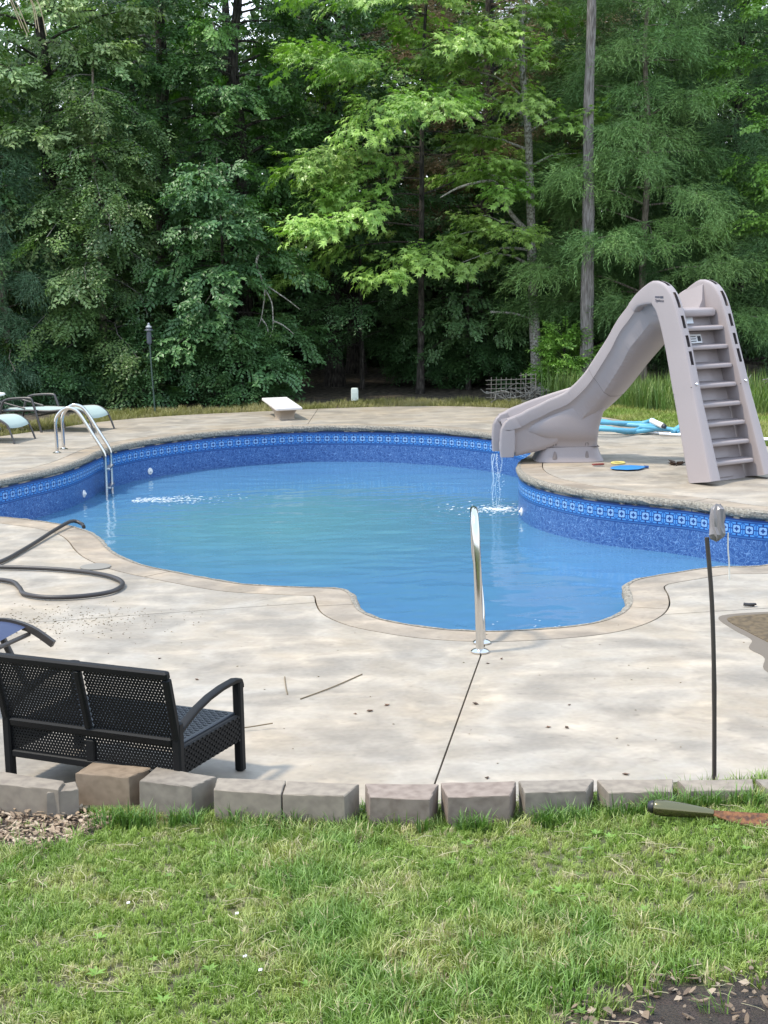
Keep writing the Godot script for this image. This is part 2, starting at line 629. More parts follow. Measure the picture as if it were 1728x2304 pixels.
	if up < 0.0: lip.turn_from(0)
	put("coping_face", lip, tri_mat(ntex(0.03, 62, [[0.25, Color(0.11, 0.098, 0.078)], [0.5, Color(0.23, 0.205, 0.165)], [0.75, Color(0.33, 0.3, 0.25)]], 512, 5), Vector3(2, 2, 2), 0.9, bump_tex(0.05, 63), 1.0), pool, 50.0)

	# --- liner: beading, printed band, mottled wall, floor
	var band_tex := picture(128, 160, func(x: int, y: int) -> Color: return band_print(x, y))
	var lw := Color(0.024, 0.072, 0.225)
	var lx := Color(0.036, 0.108, 0.29)
	var ly := Color(0.16, 0.285, 0.51)
	var liner_tex := ntex(0.015, 64, [[0.0, lw], [0.24, lx], [0.28, ly], [0.32, lx], [0.40, lw], [0.46, lx], [0.5, ly], [0.54, lw], [0.62, lx], [0.68, ly], [0.72, lx], [0.8, lw], [1.0, lx]], 512, 2)
	var bm := StandardMaterial3D.new()
	bm.albedo_texture = band_tex; bm.roughness = 0.35
	var lm := StandardMaterial3D.new()
	lm.albedo_texture = liner_tex; lm.roughness = 0.35
	for part in [["liner_bead", -0.075, -0.1, 0.006, mat(Color(0.008, 0.02, 0.06), 0.5)], ["tile_band", -0.1, -0.3, 0.0, bm], ["liner_wall", -0.3, -2.0, 0.0, lm]]:
		var b := MB.new()
		var run := 0.0
		for i in n:
			var p := outline[i]
			var q := outline[(i + 1) % n]
			var d := p.distance_to(q)
			var y0: float = part[1]
			var y1: float = part[2]
			var us := 1.0 / 0.142 if part[0] == "tile_band" else 1.0 / 0.9
			var v0 := 0.0
			var v1 := 1.0 if part[0] == "tile_band" else (y0 - y1) / 0.9
			b.quad(Vector3(p.x, y0, p.y), Vector3(p.x, y1, p.y), Vector3(q.x, y1, q.y), Vector3(q.x, y0, q.y), Vector2(run * us, v0), Vector2(run * us, v1), Vector2((run + d) * us, v1), Vector2((run + d) * us, v0))
			run += d
		# inward facing: the outline runs counter-clockwise, the inside lies to its left
		var f := (b.P[1] - b.P[0]).cross(b.P[2] - b.P[0])
		var t := outline[1] - outline[0]
		if Vector2(f.x, f.z).dot(Vector2(-t.y, t.x)) < 0.0: b.turn_from(0)
		put(part[0], b, part[4], pool, 50.0)
	var fl := MB.new()
	fl.slab(outline, -2.1, -2.0)
	fl.world_uv(1.0, 1.0)
	put("liner_floor", fl, lm, pool, 20.0)
	# return fittings on the wall
	for q in [[Vector2(-3.43, -21.42), "round white return fitting on the far left wall"], [Vector2(-3.97, -19.3), ""], [Vector2(1.66, -17.3), ""]]:
		var near := 0
		for i in n:
			if outline[i].distance_to(q[0]) < outline[near].distance_to(q[0]): near = i
		var t := (outline[(near + 1) % n] - outline[(near - 1 + n) % n]).normalized()
		var inw := Vector3(-t.y, 0, t.x)
		var side := Vector3(t.x, 0, t.y)
		var b := MB.new()
		b.lathe([Vector2(0.001, 0.035), Vector2(0.015, 0.034), Vector2(0.022, 0.012), Vector2(0.045, 0.012), Vector2(0.052, 0.0)], 16, Transform3D(Basis(side, inw, side.cross(inw)), Vector3(outline[near].x, -0.47, outline[near].y)))
		put("return_fitting", b, M.white, pool)

	build_water()

func cut_halves(outer: PackedVector2Array, hole: PackedVector2Array) -> Array:   # outer minus hole, without a hole left in any piece
	var out := []
	for h in [[-60.0, -0.6], [-0.6, 60.0]]:
		var rect := PackedVector2Array([Vector2(h[0], -90), Vector2(h[1], -90), Vector2(h[1], 40), Vector2(h[0], 40)])
		for p in Geometry2D.intersect_polygons(outer, rect):
			for q in Geometry2D.clip_polygons(p, hole):
				if not Geometry2D.is_polygon_clockwise(q):
					out.append(q)
	return out

func band_print(x: int, y: int) -> Color:   # one repeat of the liner's border print
	var u := (x + 0.5) / 128.0
	var v := (y + 0.5) / 160.0
	var deep := Color(0.006, 0.035, 0.16)
	var mid := Color(0.015, 0.125, 0.40)
	var lite := Color(0.085, 0.27, 0.56)
	var pale := Color(0.21, 0.38, 0.62)
	var c := mid
	if v < 0.08 or v > 0.955: c = deep
	elif v < 0.14 or v > 0.88: c = Color(0.03, 0.11, 0.30)
	elif v < 0.17 or v > 0.85: c = deep
	else:
		var a := absf(u - 0.5) * 2.0
		var b := absf(v - 0.51) / 0.34
		if maxf(a, b) < 0.9 and maxf(a, b) > 0.74: c = lite
		if maxf(a, b) < 0.95 and (absf(a - b) < 0.08) and maxf(a, b) > 0.7: c = deep
		if a < 0.12 and b > 0.66: c = deep
		if b < 0.08 and a > 0.66: c = deep
		var oct := maxf(maxf(a, b), (a + b) * 0.57)
		if oct < 0.66: c = deep
		if oct < 0.54: c = pale
		var fl := minf(a, b) < 0.10 and maxf(a, b) < 0.34
		if fl or (a * a + b * b < 0.015) or (absf(a - b) < 0.05 and maxf(a, b) < 0.2): c = deep
		if a > 0.97: c = Color(0.01, 0.08, 0.32)
	return c.linear_to_srgb()

func build_water() -> void:
	# small waves as real relief, rings where the slide's trickle and the jets stir the surface
	var w1 := noise(0.9, 71, 3)
	var w2 := noise(3.0, 72, 2)
	var x0 := -5.6; var x1 := 5.1
	var z0 := -23.1; var z1 := -9.6
	var step := 0.055
	var nx := int((x1 - x0) / step)
	var nz := int((z1 - z0) / step)
	var V := PackedVector3Array()
	var C := PackedColorArray()
	var tint := noise(0.35, 73, 3)
	for j in nz + 1:
		for i in nx + 1:
			var x := x0 + i * step
			var z := z0 + j * step
			var y := WATER + 0.0055 * w1.get_noise_2d(x * 0.8, z * 2.2) + 0.0026 * w2.get_noise_2d(x * 0.8, z * 1.6)
			var d := Vector2(x - 1.44, z + 18.2).length()
			y += 0.006 * sin(d * 34.0) * exp(-d * 1.5)
			var e := Vector2(x - 1.1, z + 11.2).length()
			y += 0.011 * w2.get_noise_2d(x * 2.0, z * 2.6) * exp(-e * e * 0.9)
			var g := Vector2((x + 3.0) * 0.7, z + 19.4).length()
			y += 0.009 * w2.get_noise_2d(x * 1.6, z * 2.4) * exp(-g * g * 1.6)
			V.append(Vector3(x, y, z))
			var deep := exp(-(pow((x + 1.1) / 2.3, 2.0) + pow((z + 17.4) / 2.9, 2.0)))
			deep = clampf(deep + 0.12 * tint.get_noise_2d(x, z), 0.0, 1.0)
			C.append(Color(0.07, 0.185, 0.335).lerp(Color(0.105, 0.262, 0.315), deep))
	var N := PackedVector3Array()
	for j in nz + 1:
		for i in nx + 1:
			var a := V[j * (nx + 1) + maxi(i - 1, 0)]
			var b := V[j * (nx + 1) + mini(i + 1, nx)]
			var c := V[maxi(j - 1, 0) * (nx + 1) + i]
			var d := V[mini(j + 1, nz) * (nx + 1) + i]
			N.append((d - c).cross(b - a).normalized())
	var I := PackedInt32Array()
	var reach: PackedVector2Array = Geometry2D.offset_polygon(outline, 0.05)[0]
	var inside := PackedByteArray()
	for p in V:
		inside.append(1 if Geometry2D.is_point_in_polygon(Vector2(p.x, p.z), reach) else 0)
	for j in nz:
		for i in nx:
			var a := j * (nx + 1) + i
			var b := a + 1
			var c := a + nx + 1
			var d := c + 1
			if inside[a] + inside[b] + inside[c] + inside[d] > 0:
				I.append_array(PackedInt32Array([a, b, c, b, d, c]))
	var arr := []
	arr.resize(Mesh.ARRAY_MAX)
	arr[Mesh.ARRAY_VERTEX] = V
	arr[Mesh.ARRAY_NORMAL] = N
	arr[Mesh.ARRAY_COLOR] = C
	arr[Mesh.ARRAY_INDEX] = I
	var m := ArrayMesh.new()
	m.add_surface_from_arrays(Mesh.PRIMITIVE_TRIANGLES, arr)
	var wm := StandardMaterial3D.new()
	wm.vertex_color_use_as_albedo = true
	wm.albedo_color = Color(1, 1, 1, 0.88)
	wm.transparency = BaseMaterial3D.TRANSPARENCY_ALPHA
	wm.roughness = 0.09
	wm.metallic_specular = 0.34
	var o := put("water", m, wm)
	tag(o, "cloudy blue-green pool water", "", "", "structure")

	# foam and drops: where the trickle lands, at the jet by the ladder and at the near step
	var drop := MB.new()
	drop.lathe([Vector2(0.001, -0.4), Vector2(0.7, -0.25), Vector2(1.0, 0.0), Vector2(0.7, 0.25), Vector2(0.001, 0.4)], 7)
	var dm := mat(Color(0.8, 0.86, 0.9), 0.2)
	var places := []
	for k in 420:
		var a := rng.randf() * TAU
		var r := absf(rng.randfn(0.0, 0.3))
		var s := rng.randf_range(0.003, 0.012)
		places.append(Transform3D(Basis().scaled(Vector3(s * 1.8, s * 0.5, s * 1.3)), Vector3(1.44 + cos(a) * r, WATER + 0.004, -18.1 + sin(a) * r * 0.7)))
	for k in 420:
		var t := absf(rng.randfn(0.0, 0.55))
		var s := rng.randf_range(0.002, 0.009)
		places.append(Transform3D(Basis().scaled(Vector3(s * 2.4, s * 0.4, s * 1.1)), Vector3(-3.35 + t, WATER + 0.004, -19.35 + rng.randfn(0.0, 0.07 + t * 0.15))))
	for k in 260:
		var s := rng.randf_range(0.002, 0.006)
		places.append(Transform3D(Basis().scaled(Vector3(s * 2.4, s * 0.4, s)), Vector3(1.2 + rng.randfn(0.0, 0.33), WATER + 0.005, -11.1 + rng.randfn(0.0, 0.45))))
	var white := []
	for p in places: white.append(Color.WHITE)
	var foam := many("water_foam", drop.done(60), dm, places, white)
	tag(foam, "white foam and ripple sparkle on the pool surface", "foam", "", "stuff")

	# the trickle that falls from the slide's lip
	var fall := thing("water_trickle", "thin broken trickle of water falling from the slide lip into the pool", "water trickle", Vector3(1.44, WATER, -18.25))
	var fm := StandardMaterial3D.new()
	fm.albedo_color = Color(0.86, 0.93, 0.98, 0.32)
	fm.transparency = BaseMaterial3D.TRANSPARENCY_ALPHA
	fm.roughness = 0.1
	for k in 4:
		var b := MB.new()
		var path := PackedVector3Array()
		var rad := []
		var px := rng.randf_range(-0.035, 0.035)
		var ph := rng.randf() * 6.0
		for i in 17:
			var t := i / 16.0
			path.append(Vector3(px * (1.0 + t * 0.7) + 0.012 * sin(ph + t * 11.0) - 0.03 * sqrt(1.0 - t), t * 0.68, 0.02 * cos(ph * 2.0 + t * 8.0)))
			rad.append((0.003 + 0.005 * t) * (0.6 + 0.7 * absf(sin(ph + t * 17.0))))
		b.tube(path, rad, 6)
		put("strand", b, fm, fall, 60)
	var dp := []
	var dc := []
	for k in 130:
		var t := rng.randf()
		var s := rng.randf_range(0.002, 0.0055)
		dp.append(Transform3D(Basis().scaled(Vector3(s, s * 2.2, s)), Vector3(rng.randfn(0.0, 0.02 + 0.035 * (1.0 - t)), t * 0.66, rng.randfn(0.0, 0.03))))
		dc.append(Color.WHITE)
	tag(many("drops", drop.done(60), dm, dp, dc, fall), "", "", "", "stuff")

# ---------------------------------------------------------------- ground and lawn
func build_ground() -> void:
	var soil := tri_mat(ntex(0.02, 81, [[0.2, Color(0.03, 0.024, 0.016)], [0.5, Color(0.075, 0.056, 0.036)], [0.75, Color(0.13, 0.1, 0.065)]], 512, 6), Vector3(0.6, 0.6, 0.6), 0.95, bump_tex(0.03, 82), 3.0)
	M.soil = soil
	var rect := PackedVector2Array([Vector2(-400, -500), Vector2(400, -500), Vector2(400, -6.0), Vector2(-400, -6.0)])
	var g := MB.new()
	for p in cut_halves(rect, deck_outer()):
		g.slab(p, -0.3, -0.035)
	tag(put("ground", g, soil, null, 10.0), "brown leaf-strewn ground under the trees", "", "", "structure")
	# the yellowing grass verge round the deck, one clump mesh scattered many times
	var clump := grass_clump(16, 0.07, 0.16, 0.0035, 91)
	var clump2 := grass_clump(12, 0.1, 0.24, 0.004, 92)
	var deck := deck_outer()
	var near: PackedVector2Array = Geometry2D.offset_polygon(deck, 0.02)[0]
	var far: PackedVector2Array = Geometry2D.offset_polygon(deck, 1.3)[0]
	var pl := []
	var tn := []
	var pn := noise(0.5, 93, 3)
	while pl.size() < 9000:
		var p := Vector2(rng.randf_range(-10, 10), rng.randf_range(-27.4, -15.5))
		if not Geometry2D.is_point_in_polygon(p, far) or Geometry2D.is_point_in_polygon(p, near):
			continue
		var s := rng.randf_range(0.35, 0.9) * (1.0 + 0.5 * pn.get_noise_2d(p.x * 2, p.y * 2))
		if p.x > 2.5: s *= 0.6
		pl.append(Transform3D(Basis(Vector3.UP, rng.randf() * TAU).scaled(Vector3(s, s, s)), Vector3(p.x, -0.036, p.y)))
		var v := rng.randf_range(0.75, 1.15)
		var c := Color(0.25, 0.24, 0.07).lerp(Color(0.38, 0.33, 0.15), clampf(0.45 + pn.get_noise_2d(p.x, p.y) * 1.6, 0, 1))
		if p.x > 2.5: c = Color(0.22, 0.27, 0.06).lerp(c, 0.35)
		tn.append(c * v)
	tag(many("verge_grass", clump, M.grass, pl, tn), "yellow-green grass verge along the far edge of the deck", "grass", "", "stuff")
	# mown strip to the right behind the slide
	pl = []; tn = []
	while pl.size() < 14000:
		var p := Vector2(rng.randf_range(2.4, 9.5), rng.randf_range(-25.5, -16.5))
		if Geometry2D.is_point_in_polygon(p, near): continue
		var s := rng.randf_range(0.35, 0.75)
		pl.append(Transform3D(Basis(Vector3.UP, rng.randf() * TAU).scaled(Vector3(s * 1.3, s, s * 1.3)), Vector3(p.x, -0.036, p.y)))
		tn.append(Color(0.24, 0.33, 0.06).lerp(Color(0.37, 0.37, 0.12), clampf(0.4 + pn.get_noise_2d(p.x * 1.4, p.y * 1.4) * 1.5, 0, 1)) * rng.randf_range(0.8, 1.15))
	tag(many("mown_grass", clump, M.grass, pl, tn), "mown yellow-green grass strip behind the pool slide", "grass", "", "stuff")
	# tall weeds beyond it
	pl = []; tn = []
	var tall := grass_clump(14, 0.5, 0.95, 0.011, 94)
	for k in 1500:
		var p := Vector2(rng.randf_range(3.1, 9.0), rng.randf_range(-26.9, -23.2))
		if p.y > -24.4 + 0.9 * (p.x - 4.0) * 0.55 and p.x < 6.0: p.y = rng.randf_range(-26.9, -24.6)
		if Geometry2D.is_point_in_polygon(p, far): continue
		var s := rng.randf_range(0.4, 0.85) * (0.85 + 0.5 * pn.get_noise_2d(p.x * 2.2, p.y))
		pl.append(Transform3D(Basis(Vector3.UP, rng.randf() * TAU).scaled(Vector3(s, s, s)), Vector3(p.x, -0.03, p.y)))
		tn.append(Color(0.10, 0.195, 0.035).lerp(Color(0.22, 0.29, 0.075), rng.randf()) * rng.randf_range(0.75, 1.1))
	tag(many("tall_weeds", tall, M.grass, pl, tn), "tall bright green weeds between the lawn and the wood", "weeds", "", "stuff")

func grass_clump(blades: int, h0: float, h1: float, w: float, s: int, flop := 0.5) -> ArrayMesh:
	var r := RandomNumberGenerator.new()
	r.seed = s
	var b := MB.new()
	b.tinted = true
	for k in blades:
		var a := r.randf() * TAU
		var h := r.randf_range(h0, h1)
		var root := Vector3(r.randf_range(-1, 1), 0, r.randf_range(-1, 1)) * h1 * 0.22
		var d := Vector3(cos(a), 0, sin(a))
		var side := Vector3(-sin(a), 0, cos(a)) * w
		var lean := r.randf_range(0.15, 1.0) * flop
		var p1 := root + Vector3.UP * h * 0.55 + d * h * lean * 0.35
		var p2 := root + Vector3.UP * h * (1.0 - lean * 0.45) + d * h * lean * 1.05
		var v := r.randf_range(0.8, 1.15)
		b.col = Color(v, v, v * r.randf_range(0.8, 1.1))
		b.quad(root - side, root + side, p1 + side * 0.8, p1 - side * 0.8)
		b.tri(p1 - side * 0.8, p1 + side * 0.8, p2)
	return b.done(1.0)

func in_mulch(x: float, z: float) -> float:
	return 1.0 - smoothstep(0.75, 1.05, Vector2((x + 1.72) / 0.5, (z + 6.06) / 0.42).length() + 0.25 * bumps.get_noise_2d(x * 4, z * 4))

func in_dirt(x: float, z: float) -> float:
	return 1.0 - smoothstep(0.7, 1.08, Vector2((x - 1.02) / 0.66, (z + 3.66) / 0.5).length() + 0.4 * bumps.get_noise_2d(x * 5 + 9, z * 5))

func build_lawn() -> void:
	var pn := noise(0.55, 101, 3)
	var pn2 := noise(2.4, 102, 3)
	var x0 := -3.4; var x1 := 3.4; var z0 := -6.38; var z1 := -2.6
	var st := 0.05
	var nx := int((x1 - x0) / st); var nz := int((z1 - z0) / st)
	var b := MB.new()
	b.tinted = true
	# fine sheet where the camera looks, coarse sheets beyond; one mesh
	var cells := []
	for j in nz:
		for i in nx:
			cells.append([x0 + i * st, z0 + j * st, st])
	var xs := -14.0
	for q in [[-40.0, -3.4, -6.38, -2.6], [3.4, 40.0, -6.38, -2.6], [-40.0, 40.0, -2.6, 30.0]]:
		var gx := 16
		for i in gx:
			for j in 8:
				var a := Vector2(lerpf(q[0], q[1], float(i) / gx), lerpf(q[2], q[3], j / 8.0))
				var c := Vector2(lerpf(q[0], q[1], float(i + 1) / gx), lerpf(q[2], q[3], (j + 1) / 8.0))
				b.col = Color(0.10, 0.14, 0.04)
				b.quad(lawn_p(a.x, a.y), lawn_p(a.x, c.y), lawn_p(c.x, c.y), lawn_p(c.x, a.y))
	for c in cells:
		var x: float = c[0] + st * 0.5
		var z: float = c[1] + st * 0.5
		var s := Color(0.12, 0.14, 0.05).lerp(Color(0.23, 0.2, 0.11), clampf(0.3 + pn2.get_noise_2d(x, z), 0, 1))
		s = s.lerp(Color(0.10, 0.07, 0.05), in_mulch(x, z))
		s = s.lerp(Color(0.06, 0.043, 0.033) * (1.0 + 0.5 * pn2.get_noise_2d(x * 4, z * 4)), in_dirt(x, z))
		b.col = s
		b.quad(lawn_p(c[0], c[1]), lawn_p(c[0], c[1] + st), lawn_p(c[0] + st, c[1] + st), lawn_p(c[0] + st, c[1]))
	var gm := StandardMaterial3D.new()
	gm.vertex_color_use_as_albedo = true
	gm.roughness = 0.95
	gm.uv1_triplanar = true
	gm.uv1_world_triplanar = true
	gm.uv1_scale = Vector3(3, 3, 3)
	gm.albedo_texture = ntex(0.05, 103, [[0.25, Color(0.45, 0.45, 0.45)], [0.6, Color(1, 1, 1)]], 512, 6)
	gm.heightmap_enabled = true
	gm.heightmap_texture = bump_tex(0.06, 104)
	gm.heightmap_scale = 1.5
	tag(put("lawn", b, gm, null, 60.0), "sloping lawn in front of the retaining blocks", "", "", "structure")

	var kinds := [grass_clump(15, 0.028, 0.06, 0.0019, 111, 0.75), grass_clump(13, 0.024, 0.052, 0.0023, 112, 1.1), grass_clump(11, 0.04, 0.085, 0.0021, 113, 0.7)]
	var pl := [[], [], []]
	var tn := [[], [], []]
	for k in 38000:
		var x := rng.randf_range(-3.2, 3.2)
		var z := rng.randf_range(-6.3, -3.0)
		if absf(x) > 0.75 + 0.4 * -z: continue
		var mu := in_mulch(x, z)
		var di := in_dirt(x, z)
		if rng.randf() < mu * 0.97 or rng.randf() < di * 0.96: continue
		var p := pn.get_noise_2d(x, z)
		var q := pn2.get_noise_2d(x, z)
		var bare := clampf(q * 1.3 - 0.15, 0.0, 0.55)
		if rng.randf() < bare * 0.55: continue
		var kind := 2 if p + rng.randf_range(-0.3, 0.3) > 0.22 else (0 if rng.randf() < 0.6 else 1)
		var s := rng.randf_range(0.6, 1.05) * (1.0 + 0.4 * p)
		var c := Color(0.245, 0.345, 0.066).lerp(Color(0.15, 0.26, 0.048), clampf(0.4 + p * 1.5, 0, 1))
		c = c.lerp(Color(0.42, 0.42, 0.15), clampf(q * 1.1 + 0.15, 0, 0.75))
		if rng.randf() < 0.05 + 0.4 * bare: c = Color(0.48, 0.43, 0.25)
		var tilt := Basis(Vector3(rng.randf_range(-1, 1), 0, rng.randf_range(-1, 1)).normalized(), rng.randf_range(0, 0.35))
		pl[kind].append(Transform3D((tilt * Basis(Vector3.UP, rng.randf() * TAU)).scaled(Vector3(s, s, s)), lawn_p(x, z)))
		tn[kind].append(c * rng.randf_range(0.8, 1.15))
	# longer grass left by the mower along the blocks
	for k in 420:
		var x := rng.randf_range(-1.45, 2.0)
		var z := -6.2 + rng.randfn(0.0, 0.04) + 0.12
		if x > 0.1: z = -5.99 + absf(rng.randfn(0.0, 0.03))
		if rng.randf() < in_mulch(x, z): continue
		if pn2.get_noise_2d(x * 1.6, 3.0) < -0.12: continue
		var s := rng.randf_range(0.9, 1.5)
		pl[2].append(Transform3D(Basis(Vector3.UP, rng.randf() * TAU).scaled(Vector3(s, s * 1.1, s)), lawn_p(x, z)))
		tn[2].append(Color(0.10, 0.19, 0.035) * rng.randf_range(0.8, 1.2))
	for k in 3:
		tag(many("grass", kinds[k], M.grass, pl[k], tn[k]), ["short mown lawn grass", "flattened lawn grass", "longer tufted lawn grass"][k], "grass", "", "stuff")

	# clippings and straw lying about
	var straw := MB.new()
	var path := curve3([Vector3(-0.05, 0.0, 0), Vector3(-0.01, 0.006, 0.008), Vector3(0.03, 0.004, -0.004), Vector3(0.06, 0, 0.004)], 3)
	straw.tube(path, 0.0011, 4, false)
	var sp := []
	var sc := []
	for k in 2600:
		var x := rng.randf_range(-2.2, 2.2)
		var z := rng.randf_range(-6.15, -3.2)
		var q := pn2.get_noise_2d(x, z)
		if rng.randf() > 0.12 + clampf(q * 1.6, 0, 0.8): continue
		var s := rng.randf_range(0.4, 1.15)
		var bs := Basis(Vector3.UP, rng.randf() * TAU) * Basis(Vector3.RIGHT, rng.randf_range(-0.4, 0.4)) * Basis(Vector3.BACK, rng.randf_range(-0.35, 0.35))
		sp.append(Transform3D(bs.scaled(Vector3(s, s, s)), lawn_p(x, z) + Vector3.UP * rng.randf_range(0.012, 0.04)))
		sc.append(Color(0.46, 0.42, 0.25) * rng.randf_range(0.7, 1.15))
	tag(many("dry_clippings", straw.done(60), M.straw, sp, sc), "dry pale grass clippings lying on the lawn", "clippings", "", "stuff")

	# broad-leaved weeds among the grass
	var weed := MB.new()
	for k in 6:
		var a := TAU * k / 6.0 + 0.3 * (k % 2)
		leaf_into(weed, Vector3.ZERO, Vector3(cos(a), 0.45, sin(a)).normalized(), Vector3.UP, 0.06, 0.013)
	sp = []; sc = []
	for k in 110:
		var x := rng.randf_range(-2.0, 2.0)
		var z := rng.randf_range(-5.8, -3.3)
		var s := rng.randf_range(0.3, 0.62)
		sp.append(Transform3D(Basis(Vector3.UP, rng.randf() * TAU).scaled(Vector3(s, s * 1.4, s)), lawn_p(x, z) + Vector3.UP * 0.018))
		sc.append(Color(0.17, 0.3, 0.045) * rng.randf_range(0.75, 1.2))
	tag(many("lawn_weeds", weed.done(1), M.leaf, sp, sc), "small broad-leaved weeds in the lawn", "weeds", "", "stuff")

	# bark chips and dead leaves on the two bare patches
	var chip := MB.new()
	chip.slab(PackedVector2Array([Vector2(-0.028, -0.004), Vector2(-0.012, -0.011), Vector2(0.016, -0.008), Vector2(0.031, 0.001), Vector2(0.01, 0.009), Vector2(-0.015, 0.007)]), -0.003, 0.003)
	var flake := MB.new()
	leaf_into(flake, Vector3(0, 0, -0.02), Vector3(0, 0.2, 1).normalized(), Vector3.UP, 0.045, 0.018)
	leaf_into(flake, Vector3(0, 0, -0.02), Vector3(0.5, 0.1, 1).normalized(), Vector3.UP, 0.035, 0.012)
	for part in [["bark_mulch", chip, 2200], ["dead_leaves", flake, 2000]]:
		sp = []; sc = []
		for k in part[2]:
			var mul := rng.randf() < 0.62
			var x := rng.randf_range(-2.4, -1.2) if mul else rng.randf_range(0.4, 1.9)
			var z := rng.randf_range(-6.35, -5.5) if mul else rng.randf_range(-4.25, -3.2)
			var inn := in_mulch(x, z) if mul else in_dirt(x, z)
			if mul and inn < 0.25 or not mul and (inn < 0.08 or inn > 0.97 and rng.randf() < 0.7): continue
			var s := rng.randf_range(0.25, 0.8)
			sp.append(Transform3D((Basis(Vector3.UP, rng.randf() * TAU) * Basis(Vector3.RIGHT, rng.randf_range(-0.5, 0.5)) * Basis(Vector3.BACK, rng.randf_range(-0.5, 0.5))).scaled(Vector3(s, s, s)), lawn_p(x, z) + Vector3.UP * rng.randf_range(0.004, 0.03)))
			var c := Color(0.34, 0.25, 0.165).lerp(Color(0.15, 0.10, 0.065), rng.randf())
			if rng.randf() < 0.2: c = Color(0.46, 0.36, 0.26)
			sc.append(c * (1.0 if mul else 0.7))
		tag(many(part[0], part[1].done(20), M.straw, sp, sc), "brown bark chips on the bare patches of the lawn" if part[0] == "bark_mulch" else "dead brown leaves on the bare patches of the lawn", "mulch", "", "stuff")

func lawn_p(x: float, z: float) -> Vector3:
	return Vector3(x, lawn_y(x, z), z)

func leaf_into(b: MB, base: Vector3, dir: Vector3, up: Vector3, length: float, half: float, fold := 0.25) -> void:   # ovate leaf, folded along the midrib
	var s := dir.cross(up).normalized()
	var n := s.cross(dir).normalized()
	var mid := base + dir * length * 0.45 - n * half * fold
	var l := base + dir * length * 0.42 + s * half
	var r := base + dir * length * 0.42 - s * half
	var tip := base + dir * length - n * length * 0.18
	b.tri(base, l, mid); b.tri(l, tip, mid); b.tri(tip, r, mid); b.tri(r, base, mid)

func star_into(b: MB, base: Vector3, dir: Vector3, up: Vector3, size: float) -> void:   # five-lobed star leaf
	var s := dir.cross(up).normalized()
	var n := s.cross(dir).normalized()
	var c := base + dir * size * 0.38
	var ring := [base]
	for k in 5:
		var a := deg_to_rad(-112.0 + 56.0 * k)
		var len: float = [0.42, 0.58, 0.66, 0.58, 0.42][k] * size
		if k > 0:
			var h := a - deg_to_rad(28.0)
			ring.append(c + (dir * cos(h) + s * sin(h)) * size * 0.2)
		ring.append(c + (dir * cos(a) + s * sin(a)) * len - n * len * 0.28)
	for k in ring.size():
		b.tri(c, ring[k], ring[(k + 1) % ring.size()])

